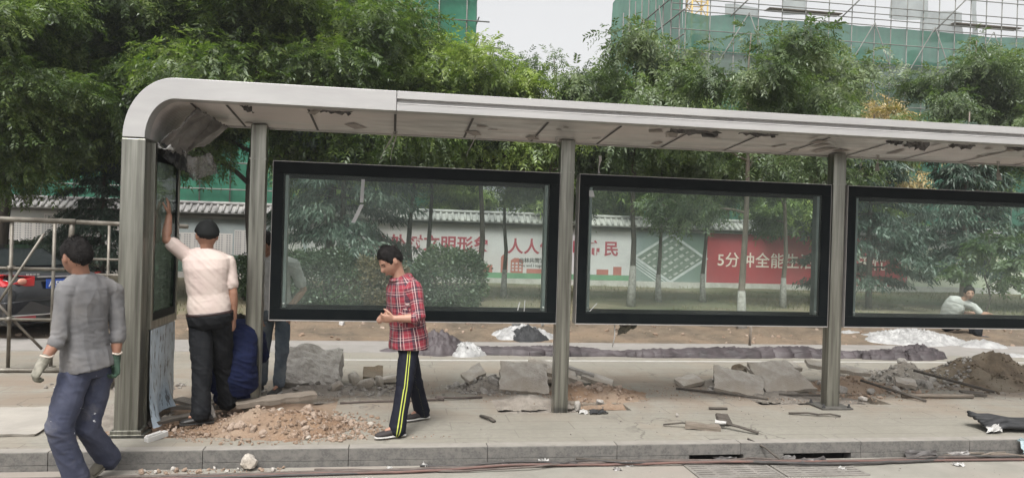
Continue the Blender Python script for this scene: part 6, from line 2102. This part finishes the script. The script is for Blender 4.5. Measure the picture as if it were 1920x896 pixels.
# bits on the front pavement
def scrap_bits(items):
    for nm, mat, pts, r_, lab_, cat, fl in items:
        stick(nm, pts, r_, mat, lab_, cat, fl)
scrap_bits([
    ('wood_stick', M['wood_dark'], [(.93, 7.68, .02), (1.0, 7.55, .03), (1.04, 7.46, .015)], .022, 'short dark wood piece alone on the pavement between first and second post', 'wood piece', .6),
    ('wood_stick', M['wood_dark'], [(4.33, 7.72, .015), (4.52, 7.66, .03), (4.62, 7.62, .02)], .018, 'small dark wood splinter in front of the bolted base plate', 'wood piece', .6),
    ('wood_stick', M['wood_dark'], [(4.60, 7.62, .02), (4.75, 7.60, .03), (4.85, 7.57, .015)], .016, 'dark wood splinter crossing the other one before the base plate', 'wood piece', .6),
    ('wood_stick', M['wood_dark'], [(3.52, 7.98, .015), (3.62, 7.96, .02), (3.72, 7.95, .015)], .022, 'little dark wood bit left of the bolted base plate', 'wood piece', .6),
    ('wood_stick', M['wood_dark'], [(2.72, 7.25, .02), (2.9, 7.2, .05), (3.05, 7.15, .04)], .012, 'thin dark stick at the left end of the wood scrap cluster', 'wood piece', .7),
    ('wood_stick', M['wood_dark'], [(3.28, 7.20, .06), (3.42, 7.02, .05), (3.56, 6.90, .02)], .022, 'dark pointed wood piece at the right end of the wood scrap cluster', 'wood piece', .6),
    ('wood_stick', M['wood_dark'], [(3.36, 6.72, .015), (3.46, 6.58, -.03), (3.56, 6.44, -.12)], .011, 'dark stick leaning over the kerb edge above the drain', 'stick', .8),
])
slab(quad_outline(.34, .10, .012, 21), .05, (3.08, 7.12, .055), (R(2), R(3), R(-14)), M['wood'], 'grey block of wood in the middle of the wood scrap cluster', 'wood_block', 'wood piece', 21)
slab(quad_outline(.13, .05, .012, 22), .012, (3.28, 7.14, .075), (R(22), R(6), R(-30)), M['paper'], 'pale chip leaning in the wood scrap cluster', 'wood_chip', 'wood piece', 22)
slab(quad_outline(.17, .10, .02, 61), .03, (3.36, 7.24, .085), (R(48), R(12), R(20)), M['wood_dark'], 'dark plate propped up in the wood scrap cluster', 'dark_plate', 'wood piece', 61)
chunk(3.02, 7.65, .015, .03, 462, M['rubble_grey'], 'pebble alone on the pavement above the wood scraps', None)
# dark cable across the front pavement
o = MB().tube([(-.52, 8.33, .012), (-.2, 8.40, .012), (.15, 8.42, .014), (.5, 8.45, .02), (.62, 8.5, .03), (.8, 8.53, .02), (1.05, 8.60, .012)], .012, 6)
o.rock((.56, 8.47, .03), .05, 77, (1.3, .6, .5))
tag(o.build('rope', M['cable']), 'thin dark rope lying across the pavement behind the plaid man', 'rope')

# black bundle at the right kerb edge
mb = MB()
for k in range(7):
    y0 = 6.86+.05*k
    mb.tube([(6.0+.06*rr.random(), y0-.02, .03+.02*k), (6.25, y0+.05*rr.uniform(-1, 1), .07+.02*(k % 3)), (6.55, y0+.04*rr.uniform(-1, 1), .06), (6.95, y0, .05)], [.03, .055, .05, .045], 7, flat=.6)
tag(mb.build('black_bundle', M['black_cloth']), 'bundle of black cloth strips lying at the kerb edge on the right', 'bundle')
sheet_thing('white_scrap', [(5.98, 6.82, .02), (6.15, 6.80, .03), (6.14, 6.84, .09), (6.02, 6.86, .07)], 6, 5, M['paper'], 'white scrap peeping out of the black bundle', 'scrap', .02, 5, 51, .01)
sheet_thing('blue_bag', [(6.10, 6.50, -.13), (6.35, 6.48, -.13), (6.36, 6.55, .03), (6.13, 6.58, .02)], 8, 8, pmat('pale_blue_bag', (.36, .44, .46), (.28, .36, .38), 6, .4), 'pale blue plastic bag hanging over the kerb at the right edge', 'bag', .04, 4, 52, .015)

# ================================================================== GUTTER: grates, cables, litter
for (x0, x1, lab_) in ((2.62, 3.40, 'left iron drain grate in the gutter below the kerb'), (3.42, 4.20, 'right iron drain grate in the gutter below the kerb')):
    g_ = wthing('drain_grate', ((x0+x1)/2, 6.33, -.15), lab_, 'drain grate', 'drain grates in the gutter')
    mb = MB(); y0, y1, z0, z1 = 6.08, 6.56, -.165, -.139
    mb.box((x0, y0, z0), (x1, y0+.03, z1)); mb.box((x0, y1-.03, z0), (x1, y1, z1)); mb.box((x0, y0+.0305, z0), (x0+.03, y1-.0305, z1)); mb.box((x1-.03, y0+.0305, z0), (x1, y1-.0305, z1))
    mb.build('rim', M['iron'], g_)
    mb = MB()
    for k in range(7):
        y = y0+.048+.058*k
        mb.box((x0+.0305, y, z0+.002), (x1-.0305, y+.040, z1-.002))
    for x in (x0+.2, x0+.39, x0+.58):
        mb.box((x-.018, y0+.0305, z0+.001), (x+.018, y1-.0305, z1-.003))
    mb.build('bars', M['iron'], g_)
    MB().box((x0+.02, y0+.02, -.149), (x1-.02, y1-.02, -.1455)).build('drain_shade', M['drain_black'], g_)  # black sheet laid under the bars as painted shade
for x0, x1 in inlets:
    pass
mb = MB(); mb.box((2.5, 6.74, -.30), (4.6, 6.78, -.05)); tag(mb.build('inlet_shade', M['drain_black']), kind='structure')  # solid black block, painted for the dark behind the inlets

def wob(pts, seed, amp=.012, n=60):
    P = [Vector(p) for p in pts]; out = []
    for k in range(n+1):
        t = k/n*(len(P)-1); i = min(len(P)-2, int(t)); f = t-i
        a = P[max(0, i-1)]; b_ = P[i]; c = P[i+1]; d = P[min(len(P)-1, i+2)]
        p = .5*((2*b_)+(-a+c)*f+(2*a-5*b_+4*c-d)*f*f+(-a+3*b_-3*c+d)*f**3)
        p = p+Vector((0, amp*noise.noise(Vector((k*.21, seed, 0))), abs(amp*.6*noise.noise(Vector((k*.3, seed, 5))))))
        out.append(p)
    return out
def hose(pts, r_, mat, label, seed):
    tag(MB().tube(wob(pts, seed), r_, 8).build('cable', mat), label, 'cable', None)
CB = M['cable']; CB2 = pmat('black_cable', (.035, .032, .031), (.065, .058, .053), 8, .65); CB3 = pmat('reddish_hose', (.16, .085, .07), (.11, .07, .06), 6, .7)
hose([(-3.2, 6.34, -.132), (-1.6, 6.37, -.132), (-.3, 6.40, -.13), (.6, 6.44, -.128), (1.5, 6.50, -.13), (2.6, 6.50, -.118), (3.6, 6.42, -.118), (4.4, 6.45, -.13), (5.4, 6.50, -.13), (7.5, 6.46, -.13)], .015, CB, 'long brown cable running the whole length of the gutter', 1)
hose([(-1.9, 6.31, -.134), (-.6, 6.36, -.134), (.3, 6.38, -.134), (1.1, 6.46, -.118), (1.9, 6.47, -.134), (2.9, 6.44, -.118), (4.2, 6.40, -.118), (5.6, 6.42, -.134), (7.5, 6.38, -.134)], .012, CB3, 'reddish cable lying in front of the long brown one', 2)
hose([(-3.0, 6.22, -.136), (-2.2, 6.28, -.136), (-1.0, 6.33, -.136), (.2, 6.40, -.136), (.75, 6.49, -.12), (1.2, 6.51, -.105), (1.65, 6.47, -.12)], .011, CB2, 'black cable end crossing the brown one near the white scraps', 3)
hose([(.28, 6.55, -.14), (.6, 6.52, -.138), (.95, 6.50, -.138), (1.16, 6.53, -.138)], .010, CB2, 'short black cable piece below the plaid man', 4)
hose([(2.95, 6.50, -.128), (3.3, 6.42, -.118), (3.9, 6.34, -.118), (4.6, 6.38, -.13), (5.2, 6.43, -.13)], .014, CB2, 'dark cable running over the drain grates', 5)
hose([(-.6, 6.50, -.14), (-.1, 6.44, -.135), (.5, 6.38, -.136), (1.2, 6.40, -.12), (1.7, 6.52, -.12), (2.3, 6.56, -.135)], .009, CB, 'thin brown cable looping across the others below the second post', 7)
hose([(1.25, 6.56, -.14), (1.5, 6.47, -.11), (1.8, 6.53, -.112), (2.1, 6.45, -.112), (2.5, 6.53, -.135)], .008, CB2, 'thin black wire tangled near the white torn strip', 8)
hose([(4.6, 6.52, -.14), (5.0, 6.46, -.12), (5.35, 6.53, -.125), (5.8, 6.47, -.12), (6.6, 6.50, -.14)], .009, CB2, 'thin black wire tangled with the dark plastic at the right', 9)
hose([(2.75, 6.56, -.13), (3.0, 6.47, -.112), (3.3, 6.53, -.115), (3.6, 6.46, -.112), (3.95, 6.52, -.13)], .008, CB, 'thin brown wire tangled above the drain grates', 10)
# stones in the gutter
chunk(-1.13, 6.55, -.085, .078, 483, M['concrete'], 'largest pale stone leaning on the kerb in the gutter', None, (1, .75, .95), rough=.5)
for k in range(26):
    x = -1.95+.042*k+rr.uniform(-.05, .05)
    y = 6.53+rr.uniform(-.07, .05)
    if abs(x+1.13) < .07: x += .16
    r_ = rr.uniform(.014, .034)
    chunk(x, y, -.15+r_*.5, r_, 500+k, M['rubble_tan'] if k % 3 else M['concrete_light'], 'small pale stone among many in the gutter left of the plaid man', 'small stones in the gutter', sub=1)
gravel('grit', -1.4, 6.52, .62, .06, None, 120, .005, .014, M['rubble_tan'], 'fine grit along the gutter at the kerb foot on the left', 61, -.15)
gravel('grit', 3.4, 6.0, 4.5, .3, None, 160, .003, .009, M['rubble_grey'], 'fine grit scattered over the road at the bottom', 62, -.15)
gravel('grit', 2.0, 8.3, 4.8, 1.3, None, 900, .004, .013, M['rubble_grey'], 'loose grit scattered over the pavement under the shelter', 63, .0)
gravel('grit', 2.1, 8.85, 1.5, .55, None, 700, .004, .016, M['rubble_tan'], 'brown crumbs trodden around the second post', 65, .0)
gravel('grit', 5.3, 8.9, 1.9, .6, None, 900, .004, .016, M['rubble_tan'], 'brown crumbs trodden around the third post', 66, .0)
gravel('grit', 7.9, 9.0, 1.6, .55, None, 500, .004, .016, M['rubble_grey'], 'crumbs in front of the tall brown heap', 67, .0)
gravel('grit', -.3, 9.0, 1.3, .5, None, 600, .004, .016, M['rubble_grey'], 'crumbs around the rough pale block', 68, .0)
gravel('grit', -.6, 6.98, 1.1, .12, None, 170, .005, .016, M['rubble_tan'], 'tan crumbs spilling from the front heap to the kerb edge', 64, .0)
lit = [(1.36, 6.55, .12, .06, 'white folded scrap lying against the kerb foot below the second post', 'paper'), (1.82, 6.50, .07, .035, 'small white scrap lying on the cables', 'paper'), (2.12, 6.47, .08, .03, 'white torn strip on the cables right of the small scrap', 'paper'),
       (1.98, 6.36, .09, .02, 'grey scrap in front of the cables', 'grey_film'), (.02, 6.52, .05, .02, 'tiny white scrap in the gutter below the plaid man', 'paper'), (.32, 6.56, .05, .02, 'tiny white bit at the start of the short black cable', 'paper'),
       (1.02, 6.53, .06, .05, 'little white bag knot on the short black cable', 'white_film'), (4.05, 6.25, .06, .02, 'white crumpled scrap on the right drain grate', 'paper'), (5.25, 6.30, .10, .03, 'pale scrap under the cable on the right', 'paper'),
       (3.05, 6.52, .28, .07, 'dark leafy scrap on the left drain grate', 'torn_film'), (3.62, 6.48, .26, .08, 'grey crumpled scrap between the drain grates', 'grey_film'), (3.85, 6.40, .34, .09, 'dark crumpled scrap on the right drain grate', 'torn_film'),
       (5.05, 6.55, .44, .10, 'dark crumpled plastic lying in the gutter on the right', 'torn_film'), (5.45, 6.55, .30, .08, 'grey plastic strip beside the dark crumpled plastic', 'grey_film'), (-2.62, 6.2, .12, .03, 'white scrap at the bottom left of the gutter', 'paper'),
       (-.16, 6.20, .14, .02, 'pale flat scrap in front of the cables near the bottom', 'paper')]
for k, (x, y, w, h, lab_, mt_) in enumerate(lit):
    sheet_thing('litter_scrap', [(x-w*.36, y-.015, -.148), (x+w*.36, y-.02, -.148), (x+w*.36, y+.02, -.148+h*.7), (x-w*.36, y+.03, -.148+h*.6)], 6, 5, M[mt_], lab_, 'litter', .02, 4, 70+k, .012, 'litter in the gutter')
stick('wood_stick', [(1.66, 6.56, -.10), (1.95, 6.54, -.115), (2.35, 6.52, -.13)], .018, M['wood_dark'], 'dark flat stick lying along the cables below the second post', 'wood piece', .6)
for k, (x0, y0, x1, y1) in enumerate([(5.3, 6.56, 5.75, 6.58), (5.6, 6.5, 6.0, 6.6), (5.75, 6.56, 6.1, 6.47)]):
    stick('wood_stick', [(x0, y0, -.13), ((x0+x1)/2, (y0+y1)/2, -.11), (x1, y1, -.12)], .010, M['wood'], ['lowest thin twig of the three in the gutter at the right', 'middle thin twig of the three in the gutter at the right', 'thin twig nearest the blue bag in the gutter'][k], 'twig')

# ================================================================== TARPAULINS AND PLASTIC ON THE FAR SIDE
def folded_strip(pts, width, height, seed, mat, name, label, cat, nu=260, nv=26):
    """tarpaulin rolled and kicked flat: long pleats running along it, pinched here and there"""
    P = wob(pts, seed, .06, nu)
    vs = []
    for k, p in enumerate(P):
        t = k/nu
        a = P[max(0, k-1)]; b_ = P[min(nu, k+1)]
        d = (b_-a).normalized(); s = Vector((-d.y, d.x, 0)).normalized()
        i = t*(len(width)-1); j = min(len(width)-2, int(i)); w = width[j]+(width[j+1]-width[j])*(i-j); h = height[j]+(height[j+1]-height[j])*(i-j)
        w *= 1+.22*noise.noise(Vector((t*12, seed, 2))); h *= 1+.30*noise.noise(Vector((t*9, seed, 9)))
        for q_ in range(nv+1):
            u = q_/nv*2-1
            x = t*(len(pts)*2.4)
            ridge = 1-2.3*abs(noise.noise(Vector((x*.75+u*.5, u*3.0+x*.55, seed))))
            fine = 1-2.3*abs(noise.noise(Vector((x*1.5, u*7+x*1.3, seed+5))))
            prof = max(0, 1-abs(u)**2.2)**.6
            z = h*prof*(.50+.48*ridge+.30*fine)
            edge = (.10*noise.noise(Vector((x*3, u*3, seed+8)))) if abs(u) > .8 else 0
            vs.append(Vector((p.x, p.y, 0))+s*(u*w*.5*(1+edge))+Vector((0, 0, z if abs(u) < .999 else -.01)))
    m_ = nv+1
    fs = [(k*m_+q_, (k+1)*m_+q_, (k+1)*m_+q_+1, k*m_+q_+1) for k in range(nu) for q_ in range(nv)]
    fs += [tuple(range(m_-1, -1, -1)), tuple(range(nu*m_, nu*m_+m_))]
    return tag(MB().add(vs, fs, True).build(name, mat), label, cat)
folded_strip([(.45, 11.75, 0), (1.4, 11.85, 0), (2.6, 11.78, 0), (3.5, 11.72, 0), (4.3, 11.66, 0), (5.6, 11.70, 0), (6.8, 11.74, 0), (7.6, 11.70, 0), (8.3, 11.72, 0)], [.26, .30, .34, .18, .30, .36, .36, .28, .22], [.10, .11, .13, .09, .11, .14, .14, .10, .08], 3, M['tarp'], 'tarpaulin_roll',
     'long twisted roll of plum grey tarpaulin lying along the far side of the pavement', 'tarpaulin')
folded_strip([(7.8, 11.60, 0), (8.4, 11.64, 0), (8.9, 11.70, 0), (9.3, 11.74, 0)], [.25, .50, .60, .32], [.09, .15, .19, .11], 8, M['tarp'], 'tarpaulin_roll', 'bunched right end of plum grey tarpaulin lying next to the long roll', 'tarpaulin', 80, 34)
def crumple(name, cx, cy, rx, ry, h, mat, label, cat, seed, n=84, f=5.0, sharp=1.0):
    def hf(x, y):
        u, v = (x-cx)/rx, (y-cy)/ry
        ang = math.atan2(v, u)
        e = 1+.30*noise.noise(Vector((math.cos(ang)*1.6, math.sin(ang)*1.6, seed)))
        d = math.sqrt(u*u+v*v)/e
        k = max(0, 1-d)**.55
        r_ = (1-2*abs(noise.noise(Vector((x*f+y*2, y*f, seed)))))*.5+(1-2*abs(noise.noise(Vector((x*f*2.3, y*f*2.3-x*3, seed+3)))))*.36*sharp+(1-2*abs(noise.noise(Vector((x*f*5, y*f*5+x*4, seed+6)))))*.18*sharp
        return -.02+h*k*(.55+.72*r_)
    o = link_mesh(name, grid_mesh(name, cx-rx*1.35, cx+rx*1.35, cy-ry*1.35, cy+ry*1.35, n, int(n*.75), hf, mat))
    bm = bmesh.new(); bm.from_mesh(o.data)
    bmesh.ops.delete(bm, geom=[f_ for f_ in bm.faces if max(v.co.z for v in f_.verts) < -.005], context='FACES')
    bm.to_mesh(o.data); bm.free()
    return tag(o, label, cat)
crumple('tarpaulin_heap', .72, 12.0, .50, .42, .34, M['tarp'], 'crumpled heap of plum grey tarpaulin right of the plaid man', 'tarpaulin', 5)
crumple('plastic_sheet', 1.18, 11.82, .36, .30, .20, M['white_film'], 'crumpled white plastic sheet lying over the tarpaulin heap', 'plastic sheet', 6)
crumple('tarpaulin_heap', -.02, 12.05, .18, .12, .07, M['tarp'], 'small scrap of tarpaulin left of the crumpled heap', 'tarpaulin', 7, 20)
crumple('plastic_sheet', 2.35, 13.65, .62, .34, .26, M['white_film'], 'crumpled white plastic on the dirt bank left of the second post', 'plastic sheet', 9)
crumple('black_bag', 2.45, 13.5, .42, .26, .27, M['black_cloth'], 'black plastic bag on the white plastic left of the second post', 'bag', 10)
chunk(2.30, 13.9, .26, .10, 601, M['white_film'], 'white lump on top of the black bag', None, (1, .8, .9), 'white_lump')
crumple('plastic_sheet', 10.25, 13.75, 1.15, .62, .26, M['white_film'], 'large crumpled white plastic sheet on the path in front of the sitting man', 'plastic sheet', 12, 150, 4.5)
crumple('plastic_sheet', 11.35, 13.1, .50, .32, .16, M['white_film'], 'torn tail of white plastic by the feet of the sitting man', 'plastic sheet', 14, 40)
crumple('plastic_sheet', 9.3, 14.3, .45, .22, .16, M['white_film'], 'narrow end of white plastic lying on the dirt left of the large sheet', 'plastic sheet', 15, 34)
crumple('plastic_sheet', 10.95, 11.9, .40, .14, .07, M['white_film'], 'flat white plastic scrap behind the tall brown heap at the right', 'plastic sheet', 16, 30)
for k, (x, y, r_, lab_) in enumerate([(-.92, 14.55, .11, 'white paper lump on the dirt bank under the first glass case'), (-1.08, 15.5, .06, 'small white bit on the dirt bank near the jeans leg'), (3.0, 14.9, .06, 'white bit on the dirt bank left of the second post'), (4.6, 15.4, .05, 'white bit on the dirt bank behind the long roll')]):
    chunk(x, y, .13, r_, 610+k, M['paper'], lab_, None, (1.1, .6, .7), 'litter_lump', 1, 'litter')
stick('wooden_post', [(6.48, 13.0, -.02), (6.50, 13.0, .38)], .045, M['wood'], 'short brown stake standing behind the tarpaulin roll under the second case', 'stake', .4)
# small stones all over the dirt bank
rg = random.Random(99); mb = MB()
for k in range(1000):
    x, y = rg.uniform(-6, 15), rg.uniform(13.2, 16.6)
    mb.rock((x, y, bank(x, y)+.005), (.010+.06*rg.random()**5), 9000+k, (1, .8, .6))
tag(mb.build('bank_stones', M['rubble_tan']), 'stones and clods scattered over the dirt bank', 'stones', None, 'stuff')

# ================================================================== THE DUSTY AIR
hz = MB(); hz.box((-405, -305, -1.4), (405, 705, 38))
ho = hz.build('haze', None)
hm = bpy.data.materials.new('dusty_air'); hm.use_nodes = True
ht = hm.node_tree; ht.nodes.clear()
hout = ht.nodes.new('ShaderNodeOutputMaterial')
hv = ht.nodes.new('ShaderNodeVolumePrincipled')
hv.inputs['Color'].default_value = (.86, .87, .88, 1)
hv.inputs['Density'].default_value = .0010
hv.inputs['Anisotropy'].default_value = .2
ht.links.new(hv.outputs[0], hout.inputs['Volume'])
ho.data.materials.append(hm)
tag(ho, 'thin dusty haze in the air over the street', 'haze', None, 'stuff')
